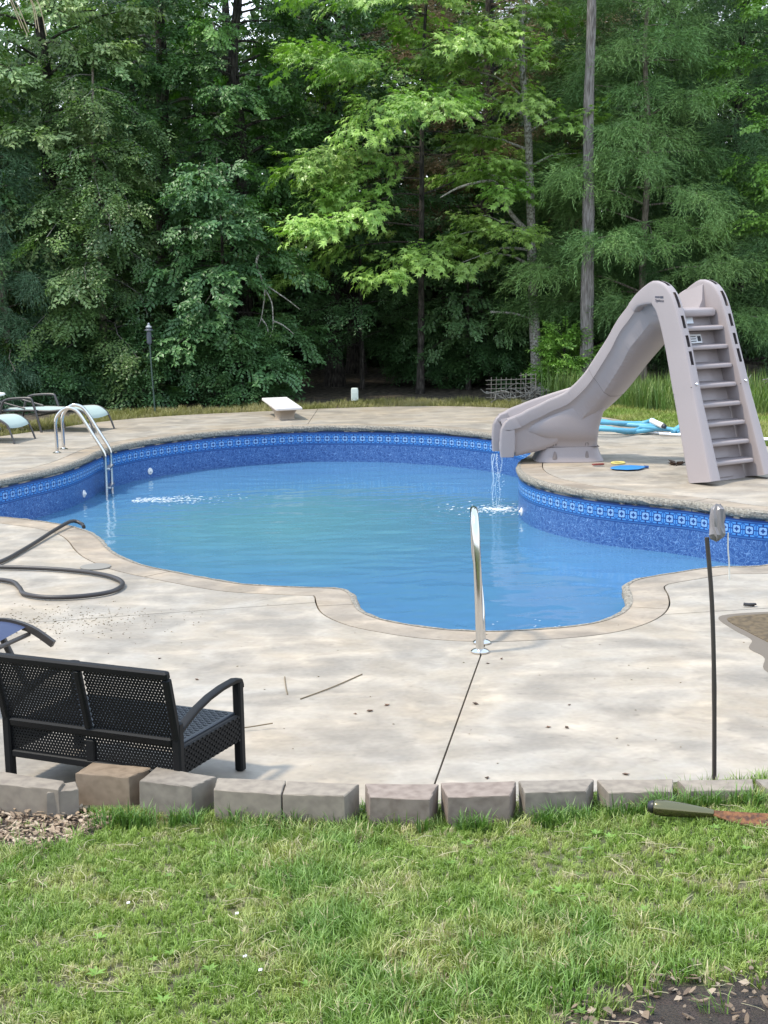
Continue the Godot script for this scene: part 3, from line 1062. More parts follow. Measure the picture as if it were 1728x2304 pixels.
# ---------------------------------------------------------------- the slide
func build_slide() -> void:
	var s := thing("pool_slide", "tall taupe moulded plastic pool slide with a curved flume and a stepped ladder", "pool slide", Vector3(4.0, 0.0, -16.25), deg_to_rad(32.7))
	var inv := s.transform.affine_inverse()
	# --- two hollow rails that climb as ladder legs, arch over and sink into the flume
	var guide := [Vector2(0.13, 0.0), Vector2(0.30, 0.5), Vector2(0.47, 1.0), Vector2(0.63, 1.5), Vector2(0.755, 1.85), Vector2(0.85, 2.02), Vector2(0.98, 2.10), Vector2(1.08, 2.085), Vector2(1.18, 2.05), Vector2(1.28, 2.0), Vector2(1.36, 1.93)]
	var line := smooth(guide, 0.03, false)
	for side in [-1.0, 1.0]:
		var rings := []
		var skip := {}
		var run := 0.0
		var arc := 0.0
		for i in line.size():
			if i: run += line[i].distance_to(line[i - 1])
			var t := (line[mini(i + 1, line.size() - 1)] - line[maxi(i - 1, 0)]).normalized()
			var nn := Vector2(-t.y, t.x)
			var y := line[i].y
			var w := lerpf(0.37, 0.32, clampf(y / 1.6, 0, 1))
			if line[i].x > 0.9: w = 0.32 - 0.18 * clampf((line[i].x - 0.9) / 0.4, 0, 1)
			var th := lerpf(0.17, 0.135, clampf(y / 0.9, 0, 1))
			var cx: float = side * (0.37 + 0.05 * (1.0 - clampf(y / 1.5, 0, 1)))
			var shrink := 1.0
			var upper := run > 1.085
			if absf(run - 1.085) < 0.017: shrink = 0.965
			if not upper: shrink *= 0.985
			w *= shrink; th *= shrink
			var hs := 0.022
			var r := 0.035
			var ring := PackedVector3Array()
			for q in [[w / 2, -th / 2 + r], [w / 2, -hs], [w / 2, hs], [w / 2, th / 2 - r], [w / 2 - r * 0.3, th / 2 - r * 0.3], [w / 2 - r, th / 2], [-w / 2 + r, th / 2], [-w / 2 + r * 0.3, th / 2 - r * 0.3], [-w / 2, th / 2 - r], [-w / 2, -th / 2 + r], [-w / 2 + r * 0.3, -th / 2 + r * 0.3], [-w / 2 + r, -th / 2], [w / 2 - r, -th / 2], [w / 2 - r * 0.3, -th / 2 + r * 0.3]]:
				var p: Vector2 = line[i] + nn * q[0]
				ring.append(Vector3(cx + q[1], maxf(p.y, 0.004), -p.x))
			rings.append(ring)
			var ph := fposmod(run - 1.30, 0.218)
			if run > 1.30 and run < 2.58 and ph < 0.15:
				skip[i * 1000 + 1] = true
		var b := MB.new()
		b.loft(rings, true, true, skip)
		put("side_rail", b, M.slide, s, 40)
		# the assembly seam low on each rail
		var sb := MB.new()
		sb.box(Vector3(side * 0.386, 1.02, -0.475), Vector3(0.132, 0.008, 0.30), Basis(Vector3.RIGHT, -0.33), 0.001)
		put("seam", sb, M.seam, s)
		var bolt := MB.new()
		bolt.lathe([Vector2(0.001, 0.012), Vector2(0.012, 0.01), Vector2(0.018, 0.0)], 10, Transform3D(Basis(Vector3.RIGHT, 1.25), Vector3(side * 0.385, 1.1, -0.318)))
		put("bolt", bolt, M.steel_dull, s)
	# --- steps, riser sheet, seat
	var ladder_u := func(y: float) -> float: return 0.13 + 0.337 * y
	var rb := MB.new()
	var c := Vector3(0, 0.93, -(ladder_u.call(0.93) + 0.10))
	rb.box(c, Vector3(0.62, 1.98, 0.02), Basis(Vector3.RIGHT, -0.325), 0.004)
	put("riser_panel", rb, M.slide, s)
	for k in 8:
		var y := 0.215 + 0.212 * k
		var b := MB.new()
		var u: float = ladder_u.call(y)
		b.box(Vector3(0, y, -(u - 0.005)), Vector3(0.62, 0.05, 0.2), Basis(Vector3.RIGHT, 0.04), 0.018)
		put("step", b, M.slide, s, 50)
		var v := MB.new()   # moulded rib under each tread
		v.box(Vector3(-0.08, y - 0.115, -(ladder_u.call(y - 0.11) + 0.085)), Vector3(0.4, 0.15, 0.03), Basis(Vector3.RIGHT, -0.325), 0.012)
		put("riser_rib", v, M.slide, s)
	var sb2 := MB.new()
	sb2.box(Vector3(0, 1.87, -0.93), Vector3(0.60, 0.10, 0.44), Basis(Vector3.RIGHT, 0.0), 0.035)
	put("seat", sb2, M.slide, s, 50)
	var st := MB.new()
	st.box(Vector3(-0.06, 1.79, -(ladder_u.call(1.79) + 0.066)), Vector3(0.14, 0.09, 0.004), Basis(Vector3.RIGHT, -0.325), 0.001)
	put("warning_sticker", st, mat(Color(0.75, 0.78, 0.82), 0.4), s).set_meta("label", "pale blue-white sticker below the seat")
	st = MB.new()
	st.box(Vector3(-0.02, 1.575, -(ladder_u.call(1.575) + 0.066)), Vector3(0.2, 0.105, 0.004), Basis(Vector3.RIGHT, -0.325), 0.001)
	var stick := put("warning_sticker", st, mat(Color(0.72, 0.72, 0.72), 0.4), s)
	stick.set_meta("label", "white sticker with lines of print and a black square")
	var pr := MB.new()
	var sbz: float = -(ladder_u.call(1.575) + 0.066) + 0.004
	pr.box(Vector3(0.04, 1.575, sbz), Vector3(0.05, 0.06, 0.002), Basis(Vector3.RIGHT, -0.325), 0.0004)
	for k in 3:
		pr.box(Vector3(-0.05, 1.60 - 0.026 * k, sbz + 0.009 * (k - 1)), Vector3(0.08, 0.009, 0.002), Basis(Vector3.RIGHT, -0.325), 0.0004)
	put("print", pr, mat(Color(0.02, 0.02, 0.025), 0.5), stick)
	# --- maker's mark on the outer face of the near rail
	var mk := MB.new()
	mk.box(Vector3(-0.4405, 2.055, -0.84), Vector3(0.003, 0.022, 0.05), Basis.IDENTITY, 0.0005)
	mk.box(Vector3(-0.4405, 2.057, -0.91), Vector3(0.003, 0.016, 0.075), Basis.IDENTITY, 0.0005)
	put("maker_mark", mk, mat(Color(0.05, 0.05, 0.07), 0.5), s)
	var tm := TextMesh.new()
	var fnt := SystemFont.new()
	fnt.font_names = PackedStringArray(["Droid Sans"])
	tm.font = fnt
	tm.text = "Typhoon"
	tm.font_size = 16
	tm.pixel_size = 0.0023
	tm.depth = 0.002
	var tx := put("lettering", tm, mat(Color(0.05, 0.05, 0.07), 0.5), s)
	tx.transform = Transform3D(Basis(Vector3.UP, -PI / 2) * Basis(Vector3.BACK, -0.04), Vector3(-0.4405, 2.015, -0.875))

	# --- flume: a curved channel swept along stations (plan x, z, rim height, bottom drop)
	var st_pts := []
	for q in [[3.48, -17.06, 2.20, 0.10, 0.36], [3.31, -17.38, 2.10, 0.09, 0.36], [3.16, -17.64, 1.88, 0.08, 0.35], [2.98, -17.92, 1.57, 0.07, 0.34], [2.70, -18.20, 1.16, 0.09, 0.34], [2.40, -18.36, 0.925, 0.16, 0.35], [2.06, -18.41, 0.79, 0.22, 0.35], [1.78, -18.40, 0.68, 0.2, 0.35], [1.62, -18.38, 0.61, 0.17, 0.34], [1.51, -18.37, 0.565, 0.16, 0.33]]:
		st_pts.append(q)
	var P3 := []
	var X2 := []
	for q in st_pts:
		P3.append(Vector3(q[0], q[2], q[1]))
		X2.append(Vector3(q[3], q[4], 0))
	var path := curve3(P3, 8)
	var ext := curve3(X2, 8)
	var fr := []
	var split := 31
	for part in [[0, split + 1], [split, path.size()]]:
		var rings := []
		for i in range(part[0], part[1]):
			var t := path[mini(i + 1, path.size() - 1)] - path[maxi(i - 1, 0)]
			var th := Vector3(t.x, 0, t.z).normalized()
			var R := Vector3(-th.z, 0, th.x)
			var up := R.cross(t.normalized()).normalized()
			if up.y < 0: up = -up
			up = up.lerp(Vector3.UP, 0.35).normalized()
			var H: float = ext[i].y
			var sk: float = ext[i].x
			var o := path[i] - up * H
			var W := lerpf(0.285, 0.25, clampf(i / 20.0, 0, 1))
			var vv := clampf((i - split - 4) / 14.0, 0.0, 1.0)
			if part[0] > 0 and i == part[0]: W -= 0.004
			var ring := PackedVector3Array()
			for q in [[-W - 0.092, H - 0.15], [-W - 0.1, H - 0.03], [-W - 0.078, H], [-W - 0.03, H], [-W - 0.005, H - 0.03], [-W + 0.02, 0.16], [-W + 0.1, 0.04], [0.0, 0.0], [W - 0.1, 0.04], [W - 0.02, 0.16], [W + 0.005, H - 0.03], [W + 0.03, H], [W + 0.078, H], [W + 0.1, H - 0.03], [W + 0.092, H - 0.15], [W + 0.07, H - 0.165], [W + 0.055, H - 0.2], [W + 0.045, H * 0.35], [W + 0.005 + 0.04 * vv, 0.03 - sk * lerpf(0.5, 0.85, vv)], [W - lerpf(0.09, 0.0, vv), -sk * lerpf(0.85, 1.0, vv)], [0.0, -sk], [-W + lerpf(0.09, 0.0, vv), -sk * lerpf(0.85, 1.0, vv)], [-W - 0.005 - 0.04 * vv, 0.03 - sk * lerpf(0.5, 0.85, vv)], [-W - 0.045, H * 0.35], [-W - 0.055, H - 0.2], [-W - 0.07, H - 0.165]]:
				ring.append(inv * (o + R * q[0] + up * q[1]))
			rings.append(ring)
		var b := MB.new()
		b.loft(rings)
		put("upper_flume" if part[0] == 0 else "lower_flume", b, M.slide, s, 42)
		if part[0] > 0:
			fr = rings
	# seam where the two halves of the flume meet: a thin dark gasket round the hull
	var g := MB.new()
	var gr := []
	for k in [0, 1]:
		var ring := PackedVector3Array()
		var a: PackedVector3Array = fr[0]
		var bb: PackedVector3Array = fr[1]
		var cc := Vector3.ZERO
		for p in a: cc += p / a.size()
		for j in a.size():
			var p: Vector3 = a[j].lerp(bb[j], 0.07 * k)
			ring.append(p + (p - cc).normalized() * 0.003)
		gr.append(ring)
	g.loft(gr, true, false)
	put("flume_seam", g, M.seam, s)
	# --- lip: each rim flange turns down at the end, with a curved apron between
	var last: PackedVector3Array = fr[-1]
	var prev: PackedVector3Array = fr[-3]
	var fwd := (last[7] - prev[7])
	fwd.y = 0
	fwd = fwd.normalized()
	for q in [[1, 4], [13, 10]]:
		var outer := last[q[0]]
		var inner := last[q[1]]
		var top := (outer + inner) * 0.5
		var across := (inner - outer) * 0.5
		across.y = 0
		var rings := []
		for e in [[-0.10, 0.055, 0.14], [-0.02, 0.028, 0.13], [0.035, -0.02, 0.11], [0.062, -0.09, 0.15], [0.07, -0.2, 0.16], [0.072, -0.33, 0.16], [0.068, -0.43, 0.14]]:
			var ctr: Vector3 = top + fwd * e[0] + Vector3.UP * (e[1] - 0.012)
			var bk: Vector3 = -fwd * e[2] if e[1] < -0.05 else (-fwd * 0.6 + Vector3.DOWN).normalized() * e[2]
			var a2 := across * 1.12
			rings.append(PackedVector3Array([ctr - a2, ctr - a2 * 0.8 - bk * 0.12, ctr + a2 * 0.8 - bk * 0.12, ctr + a2, ctr + a2 + bk * 0.9, ctr + a2 * 0.9 + bk, ctr - a2 * 0.9 + bk, ctr - a2 + bk * 0.9]))
		var b := MB.new()
		b.loft(rings)
		put("lip_flange", b, M.slide, s, 50)
	var ap := MB.new()
	var apr := []
	for e in [[-0.03, 0.012], [0.03, 0.0], [0.05, -0.05], [0.052, -0.14], [0.02, -0.19], [-0.03, -0.19]]:
		var l: Vector3 = last[5] + fwd * e[0]
		var r: Vector3 = last[9] + fwd * e[0]
		var mid: Vector3 = last[7] + fwd * e[0]
		var dy: Vector3 = Vector3.UP * e[1]
		l.y = mid.y + 0.02; r.y = mid.y + 0.02
		apr.append(PackedVector3Array([l + dy, l.lerp(mid, 0.5) + dy, mid + dy, r.lerp(mid, 0.5) + dy, r + dy]))
	ap.loft(apr, false, false)
	put("lip_apron", ap, M.slide, s, 60)

	# --- pedestal: flared foot, dark joint, flaring skirt into the flume
	var levels := [[0.0, -0.435, 0.425, 0.33], [0.012, -0.44, 0.43, 0.335], [0.07, -0.405, 0.40, 0.31], [0.14, -0.375, 0.372, 0.288], [0.19, -0.36, 0.36, 0.278]]
	var body := [[0.192, -0.356, 0.356, 0.274], [0.24, -0.352, 0.354, 0.278], [0.28, -0.365, 0.356, 0.30], [0.33, -0.46, 0.36, 0.345], [0.4, -0.64, 0.366, 0.365], [0.47, -0.61, 0.38, 0.37], [0.55, -0.45, 0.40, 0.37], [0.62, -0.26, 0.42, 0.37], [0.70, -0.06, 0.45, 0.365], [0.78, 0.1, 0.48, 0.355], [0.88, 0.24, 0.50, 0.33], [0.97, 0.34, 0.50, 0.29]]
	var pc := Vector3(2.34, 0, -18.43)
	for q in [["pedestal_foot", levels], ["pedestal_body", body]]:
		var rings := []
		for lv in q[1]:
			var ring := PackedVector3Array()
			var a: float = lv[1]
			var e: float = lv[2]
			var h: float = lv[3]
			for k in 28:
				var ang := TAU * k / 28.0
				var cxx := signf(cos(ang)) * pow(absf(cos(ang)), 0.42)
				var czz := signf(sin(ang)) * pow(absf(sin(ang)), 0.42)
				ring.append(inv * (pc + Vector3((a + e) * 0.5 + (e - a) * 0.5 * cxx, lv[0], h * czz + 0.1 * ((a + e) * 0.5 + (e - a) * 0.5 * cxx) * 0.3)))
			rings.append(ring)
		var b := MB.new()
		b.loft(rings)
		put(q[0], b, M.slide, s, 50)
	var jr := MB.new()
	jr.box(pc + Vector3(0, 0.1915, 0), Vector3(0.72, 0.006, 0.55), Basis.IDENTITY, 0.002)
	for i in jr.P.size(): jr.P[i] = inv * jr.P[i]
	put("foot_joint", jr, M.seam, s)
	for k in [-0.2, 0.2]:   # bolt pockets in the foot, clips above the joint
		var b := MB.new()
		b.lathe([Vector2(0.028, -0.045), Vector2(0.03, -0.03), Vector2(0.012, 0.05), Vector2(0.004, 0.06)], 10, Transform3D(Basis(Vector3.RIGHT, -0.3).scaled(Vector3(1, 1, 0.35)), pc + Vector3(k, 0.085, 0.306)))
		for i in b.P.size(): b.P[i] = inv * b.P[i]
		put("bolt_pocket", b, mat(Color(0.2, 0.165, 0.155), 0.6), s)
		b = MB.new()
		for e in [[-0.017, 0.225, 0.006, 0.034], [0.017, 0.225, 0.006, 0.034], [0.0, 0.241, 0.034, 0.006]]:
			b.box(pc + Vector3(k + e[0], e[1], 0.278), Vector3(e[2], e[3], 0.008), Basis.IDENTITY, 0.001)
		for i in b.P.size(): b.P[i] = inv * b.P[i]
		put("clip", b, M.seam, s)

# ---------------------------------------------------------------- retaining blocks
func build_blocks() -> void:
	# each: four top corners in plan (back left, back right, front right, front left), top height, depth, colour kind, label
	var rows := [
		[[-2.28, -6.86], [-1.86, -6.69], [-1.86, -6.49], [-2.28, -6.66], 0.115, 0.16, 2, "weathered block cut by the left frame edge, left of the low tan block"],
		[[-1.85, -6.70], [-1.51, -6.54], [-1.515, -6.42], [-1.82, -6.52], 0.115, 0.16, 2, "low sunken block at the left, half buried behind the bark mulch"],
		[[-1.585, -6.53], [-1.47, -6.585], [-1.435, -6.47], [-1.575, -6.41], 0.10, 0.14, 2, "small tilted corner stone between the sunken block and the tan block"],
		[[-1.43, -6.86], [-1.125, -6.725], [-1.215, -6.58], [-1.49, -6.68], 0.105, 0.22, 0, "tan brown block standing proud, directly below the wicker bench"],
		[[-1.115, -6.70], [-0.81, -6.56], [-0.905, -6.42], [-1.165, -6.50], 0.12, 0.22, 1, "turned grey block right of the tan block, under the end of the bench"],
		[[-0.80, -6.54], [-0.475, -6.49], [-0.485, -6.29], [-0.80, -6.37], 0.12, 0.22, 2, "grey-tan block right of the turned grey block, its face in tall grass"],
		[[-0.468, -6.487], [-0.13, -6.41], [-0.19, -6.245], [-0.475, -6.287], 0.122, 0.22, 2, "long grey block that closes the left run, before the first open gap"],
		[[-0.118, -6.415], [0.222, -6.42], [0.18, -6.235], [-0.09, -6.245], 0.12, 0.22, 3, "reddish block left of the deck joint, tall face above the grass"],
		[[0.234, -6.42], [0.582, -6.425], [0.545, -6.25], [0.263, -6.235], 0.12, 0.22, 3, "reddish block with chipped front edge right of the deck joint"],
		[[0.594, -6.43], [0.942, -6.435], [0.89, -6.285], [0.612, -6.28], 0.12, 0.2, 1, "grey-pink block with a chipped corner below the scattered leaves"],
		[[0.952, -6.425], [1.302, -6.415], [1.272, -6.245], [0.985, -6.245], 0.12, 0.2, 2, "pale grey block left of the black pole, grass blades before it"],
		[[1.312, -6.40], [1.662, -6.40], [1.63, -6.26], [1.335, -6.255], 0.12, 0.2, 2, "pale grey block at the foot of the black pole"],
		[[1.675, -6.40], [2.02, -6.39], [1.98, -6.23], [1.705, -6.24], 0.12, 0.2, 1, "rightmost block, overgrown by grass at the frame edge"],
		]
	for r in rows:
		r[4] += 0.07; r[5] += 0.06
		var corners := []
		var mid := Vector2.ZERO
		for k in 4:
			corners.append(Vector2(r[k][0], r[k][1]) * 0.9675)
			mid += corners[k] * 0.25
		var base: float = r[4] - r[5]
		var rings := []
		var nz := noise(9.0, 140 + rows.find(r), 3)
		for lv in [[0.0, 0.004], [0.004, 0.0], [r[5] * 0.35, 0.0], [r[5] * 0.7, 0.0], [r[5] - 0.004, 0.0], [r[5], 0.004]]:
			var ring := PackedVector3Array()
			for k in 4:
				var a: Vector2 = corners[k]
				var e: Vector2 = corners[(k + 1) % 4]
				for q in 7:
					var t := (q + 0.06) / 7.0 if q == 0 else q / 7.0
					if q == 6: t = 0.985
					var p := a.lerp(e, t)
					var d := (p - mid).normalized()
					p -= d * (lv[1] + 0.004 * (0.5 + nz.get_noise_3d(p.x * 6, lv[0] * 40, p.y * 6)))
					var y: float = base + lv[0]
					if lv[0] > r[5] - 0.001: y += 0.003 * nz.get_noise_2d(p.x * 3, p.y * 3)
					ring.append(Vector3(p.x - mid.x, y - base, p.y - mid.y))
			rings.append(ring)
		var b := MB.new()
		b.loft(rings)
		var o := put("retaining_block", b, M.block[r[6]], null, 40)
		o.position = Vector3(mid.x, base, mid.y)
		o.rotation = Vector3(rng.randf_range(-0.03, 0.03), rng.randf_range(-0.03, 0.03), rng.randf_range(-0.022, 0.022))
		tag(o, r[7], "retaining block", "concrete blocks along the edge of the deck")

# ---------------------------------------------------------------- wicker bench
func build_bench() -> void:
	var t := thing("wicker_bench", "black wicker two-seat bench with curved arms, its back to the camera", "bench", Vector3(-1.285, 0, -6.90), -0.42)
	t.scale = Vector3(1, 0.9, 1)
	var W := 0.48      # half width to leg centres
	var w2 := 0.28    # half depth
	var bs := 0.045
	# local: x to the right, +z towards the camera (the back), -z towards the pool
	for sx in [-1.0, 1.0]:
		var b := MB.new()
		b.box(Vector3(sx * W, 0.255, -w2), Vector3(bs, 0.51, bs), Basis.IDENTITY, 0.008)
		put("leg", b, M.wicker, t)
		b = MB.new()
		b.box(Vector3(sx * W, 0.23, w2), Vector3(bs, 0.46, bs), Basis.IDENTITY, 0.008)
		put("leg", b, M.wicker, t)
		b = MB.new()   # arm: rises from the rear post and bends down into the front leg
		var rings := []
		for q in [[w2 - 0.01, 0.43], [w2 - 0.06, 0.455], [w2 - 0.16, 0.495], [w2 - 0.28, 0.525], [w2 - 0.4, 0.54], [-w2 + 0.04, 0.543], [-w2 - 0.012, 0.53], [-w2 - 0.024, 0.50]]:
			var ring := PackedVector3Array()
			for e in [[-0.022, -0.009], [-0.017, -0.014], [0.017, -0.014], [0.022, -0.009], [0.022, 0.007], [0.015, 0.012], [-0.015, 0.012], [-0.022, 0.007]]:
				ring.append(Vector3(sx * W + e[0], q[1] - 0.02 + e[1], q[0] + (0.0 if q[1] > 0.51 else 0.0)))
			rings.append(ring)
		b.loft(rings)
		put("arm", b, M.wicker, t, 50)
	# aprons: woven bumps on a backing board
	for q in [[Vector3(W, 0.25, 0), Vector3(0.03, 0.15, w2 * 2 - bs), 1], [Vector3(-W, 0.25, 0), Vector3(0.03, 0.15, w2 * 2 - bs), 1], [Vector3(0, 0.25, -w2), Vector3(W * 2 - bs, 0.15, 0.03), 0]]:
		var b := MB.new()
		b.box(q[0], q[1], Basis.IDENTITY, 0.006)
		var ap := put("apron", b, M.wicker, t)
		var wv := MB.new()
		var s: Vector3 = q[1]
		var along := s.z if q[2] == 1 else s.x
		var n := int(along / 0.02)
		for i in n:
			for j in 9:
				if (i + j) % 2: continue
				var d := -along / 2 + (i + 0.5) * along / n
				for out in [-1.0, 1.0]:
					var c: Vector3 = q[0] + (Vector3(out * 0.016, (j - 4) * 0.0158, d) if q[2] == 1 else Vector3(d, (j - 4) * 0.0158, out * 0.016))
					wv.brick(c, Vector3(0.008, 0.0115, 0.017) if q[2] == 1 else Vector3(0.017, 0.0115, 0.008))
		put("weave", wv, M.wicker, ap).set_meta("kind", "stuff")
	# seat: woven strips
	var sb := MB.new()
	sb.box(Vector3(0, 0.325, 0), Vector3(W * 2 - 0.02, 0.02, w2 * 2 - 0.02), Basis.IDENTITY, 0.006)
	var seat := put("seat", sb, mat(Color(0.015, 0.019, 0.026), 0.36), t)
	var wv := MB.new()
	for i in 46:
		for j in 26:
			if (i + j) % 2: continue
			wv.brick(Vector3((i - 22.5) * 0.0195, 0.336, (j - 12.5) * 0.0195), Vector3(0.0185, 0.005, 0.013))
	put("weave", wv, mat(Color(0.015, 0.019, 0.026), 0.36), seat).set_meta("kind", "stuff")
	# back: leaning frame with two see-through woven panels, and a lower panel beneath the seat rail
	var lean := Basis(Vector3.RIGHT, 0.20)
	var back := Transform3D(lean, Vector3(0, 0.36, w2 + 0.005))
	var fb := MB.new()
	for q in [[Vector3(0, 0.375, 0), Vector3(W * 2 + 0.03, 0.045, 0.04)], [Vector3(0, -0.005, 0), Vector3(W * 2 - bs, 0.05, 0.04)], [Vector3(0, 0.185, 0.004), Vector3(0.035, 0.34, 0.034)], [Vector3(-W + 0.0, 0.185, 0), Vector3(0.04, 0.345, 0.038)], [Vector3(W - 0.0, 0.185, 0), Vector3(0.04, 0.345, 0.038)]]:
		fb.box(back * q[0], q[1], lean, 0.009)
	put("back_frame", fb, M.wicker, t)
	for sx in [-1.0, 1.0]:
		var b := MB.new()
		weave_panel(b, back, Vector3(sx * W / 2 + 0.0, 0.185, 0), W - 0.06, 0.34)
		put("back_panel", b, M.wicker, t, 10).set_meta("kind", "stuff")
	var lo := MB.new()
	var low := Transform3D(Basis.IDENTITY, Vector3(0, 0.25, w2))
	weave_panel(lo, low, Vector3(0, 0.012, 0), W * 2 - bs, 0.125)
	for q in [[Vector3(0, -0.075, 0), Vector3(W * 2 - bs, 0.04, 0.034)], [Vector3(0, 0.0, 0), Vector3(0.05, 0.12, 0.03)]]:
		lo.box(low * q[0], q[1], Basis.IDENTITY, 0.006)
	put("lower_back_panel", lo, M.wicker, t, 10).set_meta("kind", "stuff")

func weave_panel(b: MB, xf: Transform3D, c: Vector3, w: float, h: float) -> void:   # rows of strip with staggered ties: real holes
	var rows := int(h / 0.0152)
	var cols := int(w / 0.0172)
	for j in rows + 1:
		var y := c.y - h / 2 + j * h / rows
		b.brick(xf * Vector3(c.x, y, c.z), Vector3(w, 0.0078, 0.006), xf.basis)
	for j in rows:
		var y := c.y - h / 2 + (j + 0.5) * h / rows
		for i in cols + 1:
			var x := c.x - w / 2 + (i + (0.5 if j % 2 else 0.0)) * w / cols
			if x > c.x + w / 2: continue
			b.brick(xf * Vector3(x, y, c.z), Vector3(0.0088, 0.0085, 0.0065), xf.basis)
# ---------------------------------------------------------------- ladder, rail, board
func build_pool_fittings() -> void:
	# ladder at the far left wall: two bent rails and treads
	var t := thing("pool_ladder", "stainless steel pool ladder with two bent rails at the far left corner", "pool ladder", Vector3(-4.5, 0, -20.2))
	for k in 2:
		var off := Vector3(0.03, 0, 0.2) if k == 0 else Vector3(0.03, 0, -0.22)
		var d := Vector3(0.985, 0, 0.17)
		var pts := [Vector3(0, 0, 0), Vector3(0, 0.25, 0), Vector3(0.0, 0.43, 0), d * 0.05 + Vector3(0, 0.54, 0), d * 0.16 + Vector3(0, 0.62, 0), d * 0.29 + Vector3(0, 0.60, 0), d * 0.38 + Vector3(0, 0.50, 0), d * 0.52 + Vector3(0, 0.27, 0), d * 0.65 + Vector3(0, 0.06, 0), d * 0.68 + Vector3(0, -0.02, 0), d * 0.685 + Vector3(0, -0.12, 0), d * 0.68 + Vector3(0, -0.6, 0), d * 0.68 + Vector3(0, -1.3, 0)]
		for i in pts.size(): pts[i] += off
		var b := MB.new()
		b.tube(curve3(pts, 5), 0.024, 12)
		put("rail", b, M.steel, t, 60)
		b = MB.new()
		b.lathe([Vector2(0.06, 0.002), Vector2(0.06, 0.012), Vector2(0.03, 0.022), Vector2(0.026, 0.03)], 16, Transform3D(Basis.IDENTITY, off))
		put("base_plate", b, M.steel, t, 50)
	for y in [-0.22, -0.48, -0.74]:
		var b := MB.new()
		b.box(Vector3(0.71, y, 0.1), Vector3(0.09, 0.03, 0.42), Basis(Vector3.UP, 0.05), 0.01)
		put("tread", b, M.steel_dull, t)
	# grab rail at the near step: seen end-on, it leans out over the water
	t = thing("handrail", "polished steel handrail hoop at the near steps of the pool", "handrail", Vector3(0.6, 0, -9.18))
	var pts := [Vector3(0.0, 0, 0.06), Vector3(-0.008, 0.4, 0.05), Vector3(-0.018, 0.72, 0.02), Vector3(-0.022, 0.84, -0.04), Vector3(-0.021, 0.885, -0.13), Vector3(-0.017, 0.87, -0.24), Vector3(-0.008, 0.77, -0.36), Vector3(0.002, 0.58, -0.44), Vector3(0.012, 0.5, -0.46), Vector3(0.018, 0.42, -0.42), Vector3(0.022, 0.3, -0.28), Vector3(0.025, 0.2, -0.2), Vector3(0.028, 0.0, -0.17)]
	var b := MB.new()
	b.tube(curve3(pts, 6), 0.026, 14)
	put("hoop", b, M.steel, t, 60)
	for q in [pts[0], pts[-1]]:
		b = MB.new()
		b.lathe([Vector2(0.058, 0.002), Vector2(0.06, 0.012), Vector2(0.045, 0.022), Vector2(0.026, 0.028), Vector2(0.0245, 0.045)], 20, Transform3D(Basis.IDENTITY, Vector3(q.x, 0, q.z)))
		put("base_plate", b, M.steel, t, 50)
	# diving board on a moulded stand at the far end
	t = thing("diving_board", "short white diving board on a tan moulded stand at the far end", "diving board", Vector3(-1.66, 0, -24.35))
	var yaw := Basis(Vector3.UP, deg_to_rad(15.0))   # points out over the water, towards the right
	b = MB.new()
	var rings := []
	for q in [[0.0, 0.155, 0.15, 0.0], [0.03, 0.15, 0.145, 0.0], [0.1, 0.165, 0.17, 0.01], [0.16, 0.2, 0.25, 0.03], [0.205, 0.225, 0.36, 0.06]]:
		var ring := PackedVector3Array()
		for k in 20:
			var a := TAU * k / 20.0
			var cx := signf(cos(a)) * pow(absf(cos(a)), 0.5)
			var cz := signf(sin(a)) * pow(absf(sin(a)), 0.5)
			ring.append(yaw * Vector3(q[1] * cx, q[0], q[2] * cz + 0.18 - q[3]))
		rings.append(ring)
	b.loft(rings)
	put("stand", b, mat(Color(0.35, 0.285, 0.22), 0.6), t, 50)
	b = MB.new()
	var tilt := yaw * Basis(Vector3.RIGHT, 0.055)
	b.box(yaw * Vector3(0, 0.225, -0.05), Vector3(0.44, 0.045, 1.25), tilt, 0.014)
	var brd := put("board", b, mat(Color(0.60, 0.565, 0.54), 0.6), t)
	for k in [-0.17, 0.17]:
		b = MB.new()
		b.lathe([Vector2(0.022, 0.0), Vector2(0.022, 0.012), Vector2(0.008, 0.018)], 8, Transform3D(tilt, yaw * Vector3(k, 0.255, -0.5)))
		put("bolt", b, M.steel_dull, brd)

# ---------------------------------------------------------------- loungers
func bar(b: MB, pts: Array, r: float, per := 4, sides := 8) -> void:
	b.tube(curve3(pts, per), r, sides)

